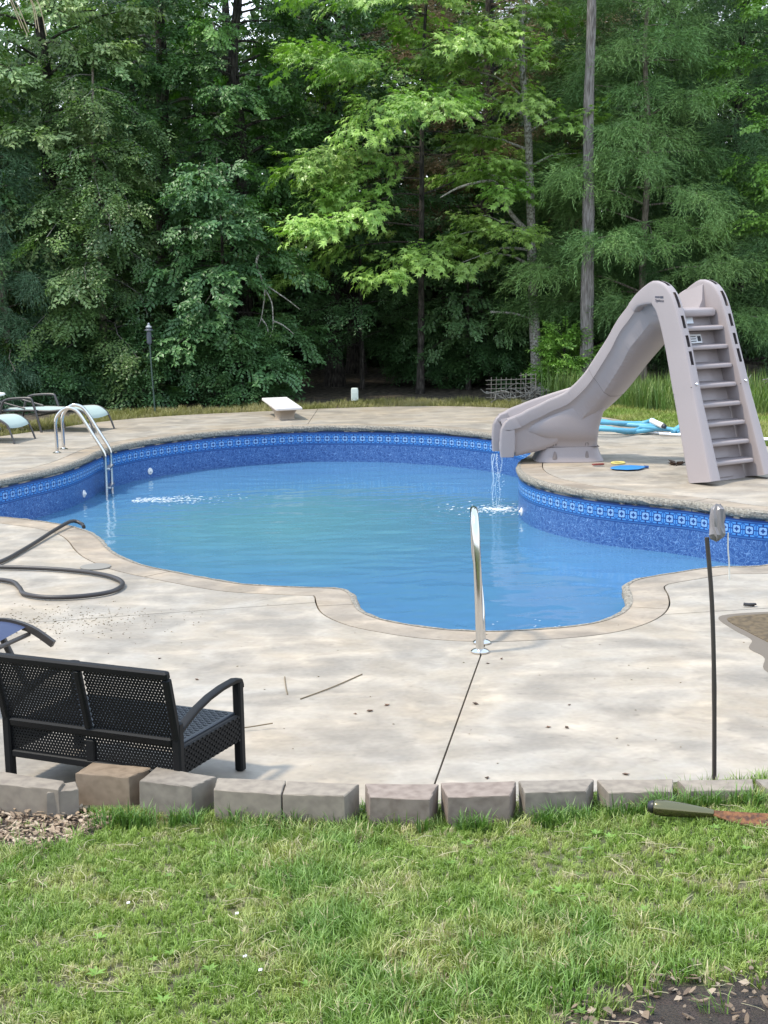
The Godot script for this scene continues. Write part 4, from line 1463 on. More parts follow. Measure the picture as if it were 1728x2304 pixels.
func make_lounger(label: String, where: Vector3, turn: float, sling: Color, frame: Color, group: String) -> Node3D:
	# local: +z is the foot end, head at -z; sling lies almost flat
	var t := thing("sun_lounger", label, "sun lounger", where, turn, group)
	var fm := mat(frame, 0.4, 0.3)
	var seat := [Vector3(0, 0.30, -0.85), Vector3(0, 0.32, -0.5), Vector3(0, 0.335, -0.15), Vector3(0, 0.33, 0.25), Vector3(0, 0.36, 0.6), Vector3(0, 0.35, 0.78), Vector3(0, 0.28, 0.9), Vector3(0, 0.22, 0.94)]
	var line := curve3(seat, 5)
	var b := MB.new()
	var rings := []
	for p in line:
		var r := PackedVector3Array()
		for k in 7:
			var x := (k / 6.0 - 0.5) * 0.6
			r.append(p + Vector3(x, 0.008 - 0.02 * (1.0 - pow(absf(x) / 0.3, 2.0)), 0))
		rings.append(r)
	b.loft(rings, false, false)
	put("sling", b, mat(sling, 0.6), t, 60)
	for sx in [-1.0, 1.0]:
		b = MB.new()
		var rail := []
		for p in seat: rail.append(p + Vector3(sx * 0.31, 0, 0))
		bar(b, rail, 0.017)
		put("side_rail", b, fm, t, 60)
		b = MB.new()   # foot legs
		bar(b, [Vector3(sx * 0.31, 0.24, 0.93), Vector3(sx * 0.32, 0.12, 0.98), Vector3(sx * 0.325, 0.0, 1.02)], 0.015, 3)
		put("leg", b, fm, t, 60)
		b = MB.new()   # arm hoop that runs down to the deck front and rear
		bar(b, [Vector3(sx * 0.35, 0.0, 0.12), Vector3(sx * 0.35, 0.3, 0.04), Vector3(sx * 0.35, 0.49, -0.02), Vector3(sx * 0.35, 0.53, -0.07), Vector3(sx * 0.35, 0.525, -0.3), Vector3(sx * 0.35, 0.50, -0.48), Vector3(sx * 0.35, 0.42, -0.56), Vector3(sx * 0.35, 0.2, -0.62), Vector3(sx * 0.35, 0.0, -0.66)], 0.02)
		put("arm", b, fm, t, 60)
	for q in [[0.23, 0.91], [0.30, -0.83], [0.25, 0.02]]:
		b = MB.new()
		b.tube(PackedVector3Array([Vector3(-0.31, q[0], q[1]), Vector3(0.31, q[0], q[1])]), 0.013, 8)
		put("cross_bar", b, fm, t, 60)
	b = MB.new()   # folded back frame that stands a little above the sling
	bar(b, [Vector3(-0.27, 0.36, -0.2), Vector3(-0.27, 0.44, -0.55), Vector3(-0.25, 0.46, -0.68), Vector3(0.25, 0.46, -0.68), Vector3(0.27, 0.44, -0.55), Vector3(0.27, 0.36, -0.2)], 0.014)
	put("back_frame", b, fm, t, 60)
	return t

func build_loungers() -> void:
	var mint := Color(0.36, 0.44, 0.415)
	var fr := Color(0.075, 0.07, 0.068)
	make_lounger("mint sling lounger with grey tube frame, behind the pool ladder", Vector3(-5.3, 0, -23.05), deg_to_rad(72), mint, fr, "mint loungers at the far left of the deck")
	make_lounger("mint sling lounger cut by the left frame edge, foot end in view", Vector3(-6.26, 0, -21.75), deg_to_rad(76), mint, fr, "mint loungers at the far left of the deck")
	# side table whose edge just enters the frame
	var t := thing("side_table", "white round table top at the extreme left, above the loungers", "side table", Vector3(-6.25, 0, -23.2))
	var b := MB.new()
	b.lathe([Vector2(0.27, 0.54), Vector2(0.29, 0.555), Vector2(0.28, 0.575), Vector2(0.001, 0.578)], 28)
	put("table_top", b, M.white, t)
	b = MB.new()
	b.lathe([Vector2(0.19, 0.0), Vector2(0.19, 0.02), Vector2(0.03, 0.04), Vector2(0.025, 0.54)], 16)
	put("pedestal", b, M.white, t)

	# the dark lounge chair by the left frame edge: wavy flat rails, navy sling, bent arm and leg
	t = thing("lounge_chair", "navy sling lounge chair with bronze frame at the left frame edge", "lounge chair", Vector3(-2.66, 0, -8.25), deg_to_rad(72))
	var fm := mat(Color(0.045, 0.038, 0.034), 0.42, 0.2)
	var prof := [Vector3(0, 0.86, -0.95), Vector3(0, 0.66, -0.72), Vector3(0, 0.44, -0.45), Vector3(0, 0.34, -0.25), Vector3(0, 0.35, 0.0), Vector3(0, 0.41, 0.22), Vector3(0, 0.425, 0.36), Vector3(0, 0.39, 0.52), Vector3(0, 0.31, 0.66)]
	var line := curve3(prof, 5)
	for sx in [-1.0, 1.0]:
		var rings := []
		for i in line.size():
			var tg := (line[mini(i + 1, line.size() - 1)] - line[maxi(i - 1, 0)]).normalized()
			var up := tg.cross(Vector3.RIGHT).normalized()
			if up.y < 0: up = -up
			var c: Vector3 = line[i] + Vector3(sx * 0.29, 0, 0)
			rings.append(PackedVector3Array([c - Vector3.RIGHT * 0.014 - up * 0.02, c + Vector3.RIGHT * 0.014 - up * 0.02, c + Vector3.RIGHT * 0.014 + up * 0.02, c - Vector3.RIGHT * 0.014 + up * 0.02]))
		b = MB.new()
		b.loft(rings)
		put("side_rail", b, fm, t, 30)
		b = MB.new()
		bar(b, [Vector3(sx * 0.33, 0.0, 0.46), Vector3(sx * 0.33, 0.3, 0.3), Vector3(sx * 0.33, 0.58, 0.17), Vector3(sx * 0.33, 0.64, 0.11), Vector3(sx * 0.33, 0.655, 0.02), Vector3(sx * 0.33, 0.64, -0.3), Vector3(sx * 0.33, 0.55, -0.54)], 0.021)
		put("arm", b, fm, t, 60)
		b = MB.new()
		bar(b, [Vector3(sx * 0.3, 0.5, -0.52), Vector3(sx * 0.3, 0.25, -0.68), Vector3(sx * 0.3, 0.0, -0.82)], 0.018)
		put("leg", b, fm, t, 60)
	b = MB.new()
	var rr := []
	for i in range(0, line.size() - 6):
		rr.append(PackedVector3Array([line[i] + Vector3(-0.285, 0.004, 0), line[i] + Vector3(0, -0.012, 0), line[i] + Vector3(0.285, 0.004, 0)]))
	b.loft(rr, false, false)
	put("sling", b, mat(Color(0.03, 0.045, 0.10), 0.65), t, 60)
	for q in [[0.39, 0.5], [0.36, 0.04], [0.46, -0.48]]:
		b = MB.new()
		b.tube(PackedVector3Array([Vector3(-0.29, q[0] - 0.03, q[1]), Vector3(0.29, q[0] - 0.03, q[1])]), 0.014, 8)
		put("cross_bar", b, fm, t, 60)

# ---------------------------------------------------------------- small things on and round the deck
func build_small_things() -> void:
	var b := MB.new()
	# black hose lying on the deck at the left
	var h := []
	for q in [[-2.90, 0.02, -13.95], [-2.96, 0.025, -14.12], [-3.05, 0.05, -14.12], [-3.12, 0.04, -13.75], [-3.2, 0.025, -12.9], [-3.3, 0.025, -12.2], [-3.6, 0.025, -11.9], [-3.9, 0.025, -11.95], [-3.7, 0.025, -12.1], [-3.1, 0.025, -12.02], [-2.6, 0.025, -11.86], [-2.25, 0.025, -11.62], [-2.07, 0.025, -11.32], [-2.1, 0.025, -11.02], [-2.3, 0.025, -10.87], [-2.55, 0.025, -10.85], [-2.76, 0.025, -10.98], [-2.86, 0.025, -11.22], [-2.98, 0.025, -11.45], [-3.2, 0.025, -11.55], [-3.6, 0.025, -11.5]]:
		h.append(Vector3(q[0], q[1], q[2]))
	b.tube(curve3(h, 8), 0.018, 10)
	tag(put("black_hose", b, mat(Color(0.03, 0.026, 0.026), 0.45), null, 60), "black hose looped on the deck at the left, one end at the pool edge", "hose")
	# skimmer lid
	b = MB.new()
	b.lathe([Vector2(0.128, 0.003), Vector2(0.128, 0.010), Vector2(0.115, 0.013), Vector2(0.02, 0.014), Vector2(0.001, 0.011)], 32, Transform3D(Basis.IDENTITY, Vector3(-2.43, 0, -12.08)))
	tag(put("skimmer_lid", b, mat(Color(0.2, 0.185, 0.16), 0.8), null, 30), "round grey skimmer lid set in the deck beside the near left coping", "lid")
	# wet patch with settled silt at the right
	var wet := thing("puddle", "drying puddle with brown silt on the deck at the right frame edge", "puddle", Vector3(2.75, 0, -9.3))
	for q in [[0.002, 0.0, [[-0.44, -0.62], [-0.30, -0.74], [0.1, -0.80], [0.6, -0.84], [1.0, -0.6], [1.0, 0.5], [0.4, 0.95], [-0.3, 1.0], [-0.46, 0.72], [-0.39, 0.42], [-0.43, 0.2], [-0.36, -0.02], [-0.41, -0.28]]], [0.005, 1.0, [[-0.39, -0.58], [-0.2, -0.69], [0.2, -0.72], [0.8, -0.6], [0.8, 0.4], [0.2, 0.6], [-0.22, 0.42], [-0.26, 0.12], [-0.33, -0.2]]]]:
		var poly := PackedVector2Array()
		var pts := []
		for e in q[2]: pts.append(Vector2(e[0], e[1]))
		poly = smooth(pts, 0.04)
		b = MB.new()
		b.slab(poly, 0.0005, q[0])
		var m: StandardMaterial3D = tri_mat(ntex(0.03, 150, [[0.3, Color(0.07, 0.045, 0.018)], [0.6, Color(0.125, 0.085, 0.04)]], 256, 5), Vector3(2, 2, 2), 0.5) if q[1] > 0.5 else mat(Color(0.135, 0.108, 0.08), 0.6)
		put("silt" if q[1] > 0.5 else "wet_patch", b, m, wet, 20)
	b = MB.new()
	bar(b, [Vector3(-0.035, 0.02, 0), Vector3(0, 0.018, 0.01), Vector3(0.04, 0.014, 0)], 0.012, 4)
	b.box(Vector3(0.03, 0.02, 0.004), Vector3(0.05, 0.012, 0.03))
	var clipx := put("black_clip", b, mat(Color(0.02, 0.017, 0.017), 0.5), null)
	clipx.position = Vector3(2.6, 0, -10.25)
	tag(clipx, "small black clip on the deck above the brown puddle", "clip")

	# the dark pole by the blocks, its head wrapped in crumpled plastic
	var t := thing("pole", "thin dark pole standing behind the blocks, head wrapped in crumpled pale plastic", "pole", Vector3(1.525, 0, -6.56))
	b = MB.new()
	b.tube(curve3([Vector3(0, 0, 0), Vector3(-0.008, 0.5, -0.01), Vector3(-0.022, 0.9, -0.03), Vector3(-0.047, 1.2, -0.05)], 4), [0.0105, 0.0105, 0.0105, 0.0105, 0.0115, 0.0105, 0.0105, 0.0105, 0.0105, 0.0105, 0.0105, 0.0105, 0.0105], 10)
	put("shaft", b, mat(Color(0.035, 0.028, 0.024), 0.5), t, 60)
	b = MB.new()
	var nz := noise(6.0, 160, 3)
	var rings := []
	for q in [[1.185, 0.016], [1.2, 0.05], [1.215, 0.056], [1.25, 0.05], [1.29, 0.054], [1.33, 0.045], [1.35, 0.016]]:
		var r := PackedVector3Array()
		for k in 18:
			var a := TAU * k / 18.0
			var rad: float = q[1] * 0.66 * (1.0 + 0.55 * nz.get_noise_3d(cos(a) * 2.0, q[0] * 5.0, sin(a) * 2.0))
			r.append(Vector3(0.0 + cos(a) * rad, q[0] + 0.012 * nz.get_noise_2d(a * 3, q[0] * 4), -0.05 + sin(a) * rad * 0.7))
		rings.append(r)
	b.loft(rings)
	var plastic := mat(Color(0.2, 0.185, 0.19), 0.35)
	put("plastic_wrap", b, plastic, t, 25)
	b = MB.new()
	b.tube(curve3([Vector3(0.05, 1.22, -0.05), Vector3(0.052, 1.14, -0.05), Vector3(0.058, 1.08, -0.05), Vector3(0.06, 1.0, -0.048)], 4), 0.0035, 6)
	put("cord", b, mat(Color(0.72, 0.68, 0.62), 0.7), t, 60)

	# pale service box beyond the deck
	t = thing("service_box", "pale green-white utility box on a short post beyond the deck", "utility box", Vector3(-0.50, -0.03, -26.9))
	b = MB.new()
	rings = []
	for q in [[0.06, 0.062, 0.05], [0.065, 0.066, 0.055], [0.25, 0.066, 0.055], [0.285, 0.06, 0.05], [0.295, 0.045, 0.035]]:
		var r := PackedVector3Array()
		for e in [[-1, -0.8], [-0.8, -1], [0.8, -1], [1, -0.8], [1, 0.8], [0.8, 1], [-0.8, 1], [-1, 0.8]]:
			r.append(Vector3(e[0] * q[1], q[0], e[1] * q[2]))
		rings.append(r)
	b.loft(rings)
	put("housing", b, mat(Color(0.66, 0.70, 0.62), 0.5), t)
	b = MB.new()
	b.box(Vector3(0, 0.03, 0), Vector3(0.04, 0.09, 0.04))
	put("post", b, mat(Color(0.3, 0.3, 0.27), 0.7), t)
	b = MB.new()
	b.box(Vector3(0, 0.16, 0.0555), Vector3(0.08, 0.1, 0.004))
	put("cover", b, mat(Color(0.6, 0.65, 0.57), 0.5), t)

	# bird feeder on a tall thin post
	t = thing("feeder_post", "thin dark green post with a grey bird feeder on top, behind the deck", "bird feeder", Vector3(-3.97, -0.03, -25.6))
	b = MB.new()
	b.tube(PackedVector3Array([Vector3(0, 0, 0), Vector3(-0.03, 0.7, 0), Vector3(-0.045, 1.24, 0)]), 0.013, 8)
	put("post", b, mat(Color(0.045, 0.075, 0.06), 0.5), t, 60)
	b = MB.new()
	b.lathe([Vector2(0.03, 1.22), Vector2(0.045, 1.25), Vector2(0.045, 1.40), Vector2(0.035, 1.44), Vector2(0.05, 1.455), Vector2(0.085, 1.46), Vector2(0.03, 1.50), Vector2(0.02, 1.52)], 14, Transform3D(Basis.IDENTITY, Vector3(-0.05, 0, 0)))
	put("feeder", b, mat(Color(0.06, 0.07, 0.085), 0.4), t)
	b = MB.new()
	b.lathe([Vector2(0.05, 1.502), Vector2(0.055, 1.52), Vector2(0.02, 1.55), Vector2(0.02, 1.58), Vector2(0.005, 1.59)], 12, Transform3D(Basis.IDENTITY, Vector3(-0.05, 0, 0)))
	put("cap", b, mat(Color(0.28, 0.3, 0.32), 0.4), t)

	# leaning wire trellis behind the slide's pedestal
	t = thing("wire_trellis", "rusty brown wire trellis panel leaning among brush behind the slide", "trellis", Vector3(2.85, -0.03, -27.2))
	var wire := mat(Color(0.3, 0.255, 0.2), 0.7)
	for k in 10:
		b = MB.new()
		var x := -0.09 * k * 1.02
		b.tube(PackedVector3Array([Vector3(x, 0, 0), Vector3(x + 0.01, 0.38 + (0.1 if k < 4 else 0.0) + 0.005 * k, -0.03)]), 0.0065 if k else 0.014, 6)
		put("upright", b, wire, t, 60)
	for k in 6:
		b = MB.new()
		b.tube(PackedVector3Array([Vector3(0.0, 0.05 + k * 0.083, -0.004 * k), Vector3(-0.92 if k < 5 else -0.3, 0.05 + k * 0.079, -0.004 * k)]), 0.006, 6)
		put("cross_wire", b, wire, t, 60)

	# blue vacuum hose in a loose heap, with its white cuffs
	t = thing("vacuum_hose", "light blue pool vacuum hose heaped in loose coils behind the slide", "vacuum hose", Vector3(3.5, 0, -21.3))
	b = MB.new()
	var path := []
	var r2 := RandomNumberGenerator.new()
	r2.seed = 12
	for k in 20:
		var a := k * 0.72
		var rx := 0.62 + 0.13 * sin(k * 1.7)
		var rz := 0.42 + 0.16 * cos(k * 1.1)
		path.append(Vector3(cos(a) * rx + 0.08 * sin(k * 0.5) - 0.1, 0.036 + 0.0026 * k + 0.07 * (0.5 + 0.5 * sin(k * 2.3)), sin(a) * rz))
	path.append(Vector3(0.62, 0.08, 0.42)); path.append(Vector3(0.72, 0.05, 0.55))
	var cv := curve3(path, 7)
	var rad := []
	for i in cv.size(): rad.append(0.036 if i % 2 else 0.033)
	b.tube(cv, rad, 9)
	put("hose", b, mat(Color(0.1, 0.33, 0.47), 0.45), t, 60)
	b = MB.new()
	b.tube(PackedVector3Array([Vector3(0.36, 0.2, 0.3), Vector3(0.5, 0.14, 0.46)]), 0.04, 12)
	put("cuff", b, M.white, t, 60)
	b = MB.new()
	b.tube(PackedVector3Array([Vector3(0.5, 0.14, 0.46), Vector3(0.53, 0.13, 0.495)]), 0.034, 12)
	put("cuff", b, mat(Color(0.03, 0.03, 0.04), 0.5), t, 60)
	b = MB.new()
	b.tube(PackedVector3Array([Vector3(0.62, 0.06, 0.56), Vector3(0.82, 0.16, 0.40)]), 0.036, 12)
	put("cuff", b, mat(Color(0.12, 0.36, 0.5), 0.45), t, 60)

	for q in [[Vector3(3.75, 0.03, -21.05), Vector3(6.4, 0.03, -19.3), 0.016, Color(0.62, 0.64, 0.66), "telescopic_pole", "silver telescopic pole lying from the blue hose to behind the ladder", "upper silver"], [Vector3(3.95, 0.03, -20.8), Vector3(6.5, 0.03, -18.95), 0.019, Color(0.66, 0.68, 0.7), "telescopic_pole", "silver telescopic pole lying nearest the pool behind the ladder", ""], [Vector3(2.7, 0.05, -22.6), Vector3(3.55, 0.20, -23.2), 0.02, Color(0.55, 0.66, 0.76), "net_pole", "blue and white net pole propped up behind the hose heap", ""]]:
		b = MB.new()
		b.tube(PackedVector3Array([q[0], q[0].lerp(q[1], 0.55), q[0].lerp(q[1], 0.56), q[1]]), [q[2], q[2], q[2] * 0.82, q[2] * 0.82], 10)
		tag(put(q[4], b, mat(q[3], 0.35, 0.3), null, 60), q[5], "pole")

	# flat blue float on the deck in front of the slide
	t = thing("leaf_net", "flat bright blue leaf net lying on the deck beside the slide foot", "leaf net", Vector3(2.93, 0, -17.42), 0.12)
	b = MB.new()
	rings = []
	for q in [[-0.21, 0.015, 0.008], [-0.17, 0.09, 0.02], [-0.05, 0.17, 0.03], [0.08, 0.16, 0.03], [0.17, 0.07, 0.024], [0.21, 0.025, 0.018]]:
		var r := PackedVector3Array()
		for k in 12:
			var a := TAU * k / 12.0
			r.append(Vector3(q[0], 0.022 + sin(a) * q[2] * 0.7, cos(a) * q[1]))
		rings.append(r)
	b.loft(rings)
	put("bag", b, mat(Color(0.03, 0.20, 0.50), 0.5), t, 60)
	b = MB.new()
	b.tube(PackedVector3Array([Vector3(0.2, 0.025, 0), Vector3(0.255, 0.022, 0.01)]), 0.018, 10)
	put("socket", b, mat(Color(0.02, 0.06, 0.2), 0.4), t, 60)
	b = MB.new()
	rings = []
	for i in 25:
		var a := TAU * i / 24.0
		var c := Vector3(cos(a) * 0.08, 0.012, sin(a) * 0.08)
		var d := Vector3(cos(a), 0, sin(a))
		var r := PackedVector3Array()
		for k in 8: r.append(c + d * cos(TAU * k / 8.0) * 0.011 + Vector3.UP * sin(TAU * k / 8.0) * 0.011)
		rings.append(r)
	b.loft(rings, true, false)
	var yr := put("toy_ring", b, mat(Color(0.6, 0.52, 0.16), 0.5), null, 60)
	yr.position = Vector3(2.9, 0, -17.95)
	tag(yr, "small yellow ring on the deck behind the blue net", "ring")
	t = thing("scrub_brush", "small dark red and white brush on the deck right of the slide foot", "brush", Vector3(2.62, 0, -17.72), 0.35)
	b = MB.new()
	b.box(Vector3(0, 0.028, 0), Vector3(0.15, 0.018, 0.05), Basis.IDENTITY, 0.006)
	put("back", b, mat(Color(0.2, 0.04, 0.03), 0.5), t)
	b = MB.new()
	for i in 12:
		for j in 4: b.brick(Vector3((i - 5.5) * 0.011, 0.01, (j - 1.5) * 0.011), Vector3(0.006, 0.02, 0.006))
	put("bristles", b, mat(Color(0.65, 0.6, 0.52), 0.8), t)
	# crumpled brown leaf on the deck
	b = MB.new()
	for k in 7:
		var a := k * 0.95
		leaf_into(b, Vector3(0, 0.015, 0), Vector3(cos(a), 0.35 + 0.3 * sin(k * 2.1), sin(a)).normalized(), Vector3.UP, 0.12, 0.045, 0.8)
	var lf := put("curled_leaf", b, mat(Color(0.10, 0.065, 0.045), 0.8), null, 1)
	lf.position = Vector3(3.58, 0, -17.75)
	tag(lf, "curled brown dead leaf on the deck left of the slide ladder", "leaf")

	# leaf crumbs: the few larger ones singly, the fine litter by the hose as stuff
	var lb := MB.new()
	leaf_into(lb, Vector3(-0.02, 0.006, 0), Vector3(1, 0.12, 0.1).normalized(), Vector3.UP, 0.04, 0.009, 1.0)
	leaf_into(lb, Vector3(0.0, 0.006, 0), Vector3(0.3, 0.3, 1).normalized(), Vector3.UP, 0.02, 0.006, 1.0)
	var lm := lb.done(1)
	var spots := [[0.63, -8.85, "dead leaf scrap just in front of the handrail base"], [0.72, -8.95, "thin leaf scrap right of the handrail base"], [0.0, -8.0, "brown scrap in the middle of the deck left of the joint"], [0.5, -8.0, "brown scrap just right of the deck joint"], [1.02, -7.95, "bent twig scrap alone on the open right deck"], [0.86, -7.55, "reddish winged seed, left one of a pair on the right deck"], [0.96, -7.54, "dark winged seed, right one of a pair on the right deck"], [-0.1, -7.9, "dark scrap at the head of the scraps left of the joint"], [-0.18, -7.85, "tiny brown scrap left of the dark scrap on the mid deck"], [0.48, -6.78, "scrap beside the blocks right of the deck joint"], [1.15, -6.8, "upright seed scrap by the blocks under the open right deck"], [1.25, -6.62, "red seed scrap near the blocks left of the pole"], [-1.45, -9.1, "dark leaf scrap on the deck right of the navy chair"], [-1.15, -8.6, "curled brown leaf on the deck above the bench"], [-0.9, -6.75, "pale scrap on the deck right of the bench leg"]]
	for k in spots.size():
		var o := put("leaf_scrap", lm, mat(Color(0.12, 0.075, 0.05) * (0.7 + 0.5 * (k % 3)), 0.8))
		o.position = Vector3(spots[k][0], 0, spots[k][1])
		o.rotation.y = k * 1.9
		o.scale = Vector3.ONE * (0.7 + 0.35 * (k % 4) * 0.5)
		tag(o, spots[k][2], "leaf scrap", "dead leaf scraps on the deck")
	var pl := []
	var tn := []
	for k in 700:
		var x := -2.35 + rng.randfn(0.0, 0.42)
		var z := -10.15 + rng.randfn(0.0, 0.22)
		if rng.randf() < 0.12:
			x = rng.randf_range(-3.2, 2.6); z = rng.randf_range(-10.5, -6.8)
			if Geometry2D.is_point_in_polygon(Vector2(x, z), outline): continue
		var s := rng.randf_range(0.12, 0.5)
		pl.append(Transform3D(Basis(Vector3.UP, rng.randf() * TAU).scaled(Vector3(s, s, s)), Vector3(x, 0.0005, z)))
		tn.append(Color(0.14, 0.12, 0.075).lerp(Color(0.36, 0.3, 0.22), rng.randf()))
	tag(many("leaf_litter", lm, M.straw, pl, tn), "fine grey-brown leaf litter spread on the deck near the hose", "litter", "", "stuff")

	# straw lines: a few long pine needles on the deck
	for q in [[Vector3(-0.95, 0.004, -7.6), Vector3(-0.62, 0.03, -7.62), "long green-brown grass stem across the bench front leg"], [Vector3(-0.62, 0.004, -8.62), Vector3(-0.58, 0.004, -8.25), "thin dark pine straw upright on the deck above the bench arm"], [Vector3(-0.5, 0.004, -8.15), Vector3(-0.15, 0.004, -8.65), "long dark twig streak slanting across the middle of the deck"]]:
		b = MB.new()
		b.tube(curve3([q[0], q[0].lerp(q[1], 0.5) + Vector3(0.0, 0.002, 0.03), q[1]], 5), 0.0035, 6)
		tag(put("pine_straw", b, mat(Color(0.16, 0.12, 0.07), 0.8), null, 60), q[2], "straw", "straw on the deck")

	# rusted garden trowel in the grass at the right
	t = thing("garden_trowel", "rusty garden trowel with a sheeny olive handle lying in the grass", "trowel", Vector3(1.22, lawn_y(1.22, -5.78) + 0.06, -5.78), -0.22)
	b = MB.new()
	b.lathe([Vector2(0.001, -0.13), Vector2(0.025, -0.128), Vector2(0.032, -0.115), Vector2(0.034, -0.08), Vector2(0.03, 0.0), Vector2(0.02, 0.09), Vector2(0.016, 0.12)], 18, Transform3D(Basis(Vector3.BACK, -PI / 2 - 0.05), Vector3(0, 0, 0)))
	put("handle", b, mat(Color(0.17, 0.155, 0.085), 0.17, 0.85), t, 60)
	b = MB.new()
	b.lathe([Vector2(0.001, -0.150), Vector2(0.02, -0.148), Vector2(0.0275, -0.132), Vector2(0.0275, -0.126)], 14, Transform3D(Basis(Vector3.BACK, -PI / 2 - 0.05), Vector3(0, 0, 0)))
	put("end_cap", b, mat(Color(0.015, 0.014, 0.013), 0.4), t, 60)
	b = MB.new()
	rings = []
	for q in [[0.115, 0.014, 0.012], [0.16, 0.035, 0.02], [0.21, 0.06, 0.026], [0.29, 0.075, 0.028], [0.38, 0.06, 0.02], [0.45, 0.006, 0.004]]:
		var up := PackedVector3Array()
		var lo := []
		for k in 9:
			var z := (k / 4.0 - 1.0)
			up.append(Vector3(q[0], -0.004 - q[2] * (absf(z)) + 0.012, z * q[1]))
			lo.append(Vector3(q[0], -0.008 - q[2] * (absf(z)) + 0.012, z * q[1]))
		lo.reverse()
		for p in lo: up.append(p)
		rings.append(up)
	b.loft(rings)
	put("blade", b, tri_mat(ntex(0.05, 170, [[0.3, Color(0.04, 0.018, 0.012)], [0.5, Color(0.12, 0.045, 0.018)], [0.7, Color(0.2, 0.085, 0.03)]], 256, 4), Vector3(2.5, 2.5, 2.5), 0.85, bump_tex(0.06, 171, 256), 0.6), t, 40)

	# scraps of white paper in the grass
	for q in [[-0.53, -4.75, "white paper scrap in the grass below the bench"], [-0.46, -4.3, "white paper crumb in the dry patch of the lawn"], [-0.40, -4.17, "white paper crumb nearest the camera in the lawn"], [-0.93, -4.9, "tiny white crumb at the left of the lawn"]]:
		b = MB.new()
		b.box(Vector3(0, 0.03, 0), Vector3(0.012, 0.003, 0.009), Basis(Vector3.RIGHT, 0.5) * Basis(Vector3.BACK, 0.3), 0.001)
		var o := put("paper_scrap", b, mat(Color(0.75, 0.75, 0.76), 0.7))
		o.position = lawn_p(q[0], q[1])
		tag(o, q[2], "paper scrap", "white scraps in the lawn")

# ---------------------------------------------------------------- foliage pieces
func make_sprays() -> void:
	var r := RandomNumberGenerator.new()
	r.seed = 33
	# 0 broad leaves, 1 star leaves, 2 cedar feathers, 3 fine leaves, 4 coarse clump for the far wood, 5 pine needles
	var b := MB.new()
	b.tinted = true
	for k in 13:
		var z := 0.05 + 0.40 * k / 12.0
		var s := -1.0 if k % 2 else 1.0
		var v := r.randf_range(0.75, 1.2)
		b.col = Color(v, v, v)
		leaf_into(b, Vector3(0.012 * s, -0.25 * z * z, z), Vector3(s * r.randf_range(0.5, 1.0), r.randf_range(-0.65, 0.15), r.randf_range(0.3, 0.9)).normalized(), Vector3(r.randf_range(-0.3, 0.3), 1, 0.2), r.randf_range(0.09, 0.13), 0.032)
	spray.append(b.done(1))
	b = MB.new()
	b.tinted = true
	for k in 10:
		var z := 0.04 + 0.34 * k / 9.0
		var s := -1.0 if k % 2 else 1.0
		var v := r.randf_range(0.75, 1.2)
		b.col = Color(v, v, v * 0.95)
		var d := Vector3(s * r.randf_range(0.4, 1.0), r.randf_range(-0.7, 0.0), r.randf_range(0.2, 0.8)).normalized()
		star_into(b, Vector3(0, -0.2 * z * z, z) + d * 0.07, d, Vector3(r.randf_range(-0.3, 0.3), 1, 0.35), r.randf_range(0.11, 0.16))
	spray.append(b.done(1))
	b = MB.new()
	b.tinted = true
	for k in 13:
		var z := 0.42 * k / 12.0
		var s := -1.0 if k % 2 else 1.0
		var root := Vector3(0, -0.3 * z * z, z)
		var d := Vector3(s * r.randf_range(0.3, 0.9), r.randf_range(-0.5, 0.35), r.randf_range(0.5, 1.0)).normalized()
		for q in 7:
			var p := root + d * (0.03 * q)
			p.y -= 0.004 * q * q
			var e := (d + rvec_r(r, 0.75) + Vector3(0, -0.35, 0)).normalized()
			var w := e.cross(rvec_r(r, 1.0)).normalized() * 0.006
			var v := r.randf_range(0.65, 1.25)
			b.col = Color(v, v, v * 0.95)
			var l := r.randf_range(0.05, 0.1)
			b.tri(p - w, p + w, p + e * l)
	spray.append(b.done(1))
	b = MB.new()
	b.tinted = true
	for k in 30:
		var z := 0.04 + 0.42 * k / 29.0
		var s := -1.0 if k % 2 else 1.0
		var off := r.randf_range(0.0, 0.13)
		var v := r.randf_range(0.75, 1.2)
		b.col = Color(v, v, v)
		var d := Vector3(s * r.randf_range(0.3, 1.0), r.randf_range(-0.6, 0.2), r.randf_range(0.2, 0.9)).normalized()
		var p := Vector3(s * off, -0.25 * z * z - off * 0.2, z + off * 0.5)
		var w := d.cross(Vector3(r.randf_range(-0.4, 0.4), 1, 0.2)).normalized() * 0.018
		var l := r.randf_range(0.05, 0.075)
		b.tri(p, p + d * l * 0.45 + w, p + d * l)
		b.tri(p, p + d * l, p + d * l * 0.45 - w)
	spray.append(b.done(1))
	b = MB.new()
	b.tinted = true
	for k in 22:
		var p := rvec_r(r, 0.4)
		var d := (rvec_r(r, 1.0) + Vector3(0, -0.3, 0)).normalized()
		var v := r.randf_range(0.6, 1.25)
		b.col = Color(v, v, v)
		leaf_into(b, p, d, Vector3(r.randf_range(-0.5, 0.5), 1, r.randf_range(-0.5, 0.5)), r.randf_range(0.14, 0.24), 0.055)
	spray.append(b.done(1))

func rvec_r(r: RandomNumberGenerator, s: float) -> Vector3:
	return Vector3(r.randf_range(-s, s), r.randf_range(-s, s), r.randf_range(-s, s))

func aim(dir: Vector3, roll: float, s: float) -> Basis:   # +z along dir, y up as far as possible
	var z := dir.normalized()
	var x := Vector3.UP.cross(z)
	x = x.normalized() if x.length() > 0.05 else Vector3.RIGHT
	var y := z.cross(x)
	return Basis(x, y, z).rotated(z, roll).scaled(Vector3(s, s, s))

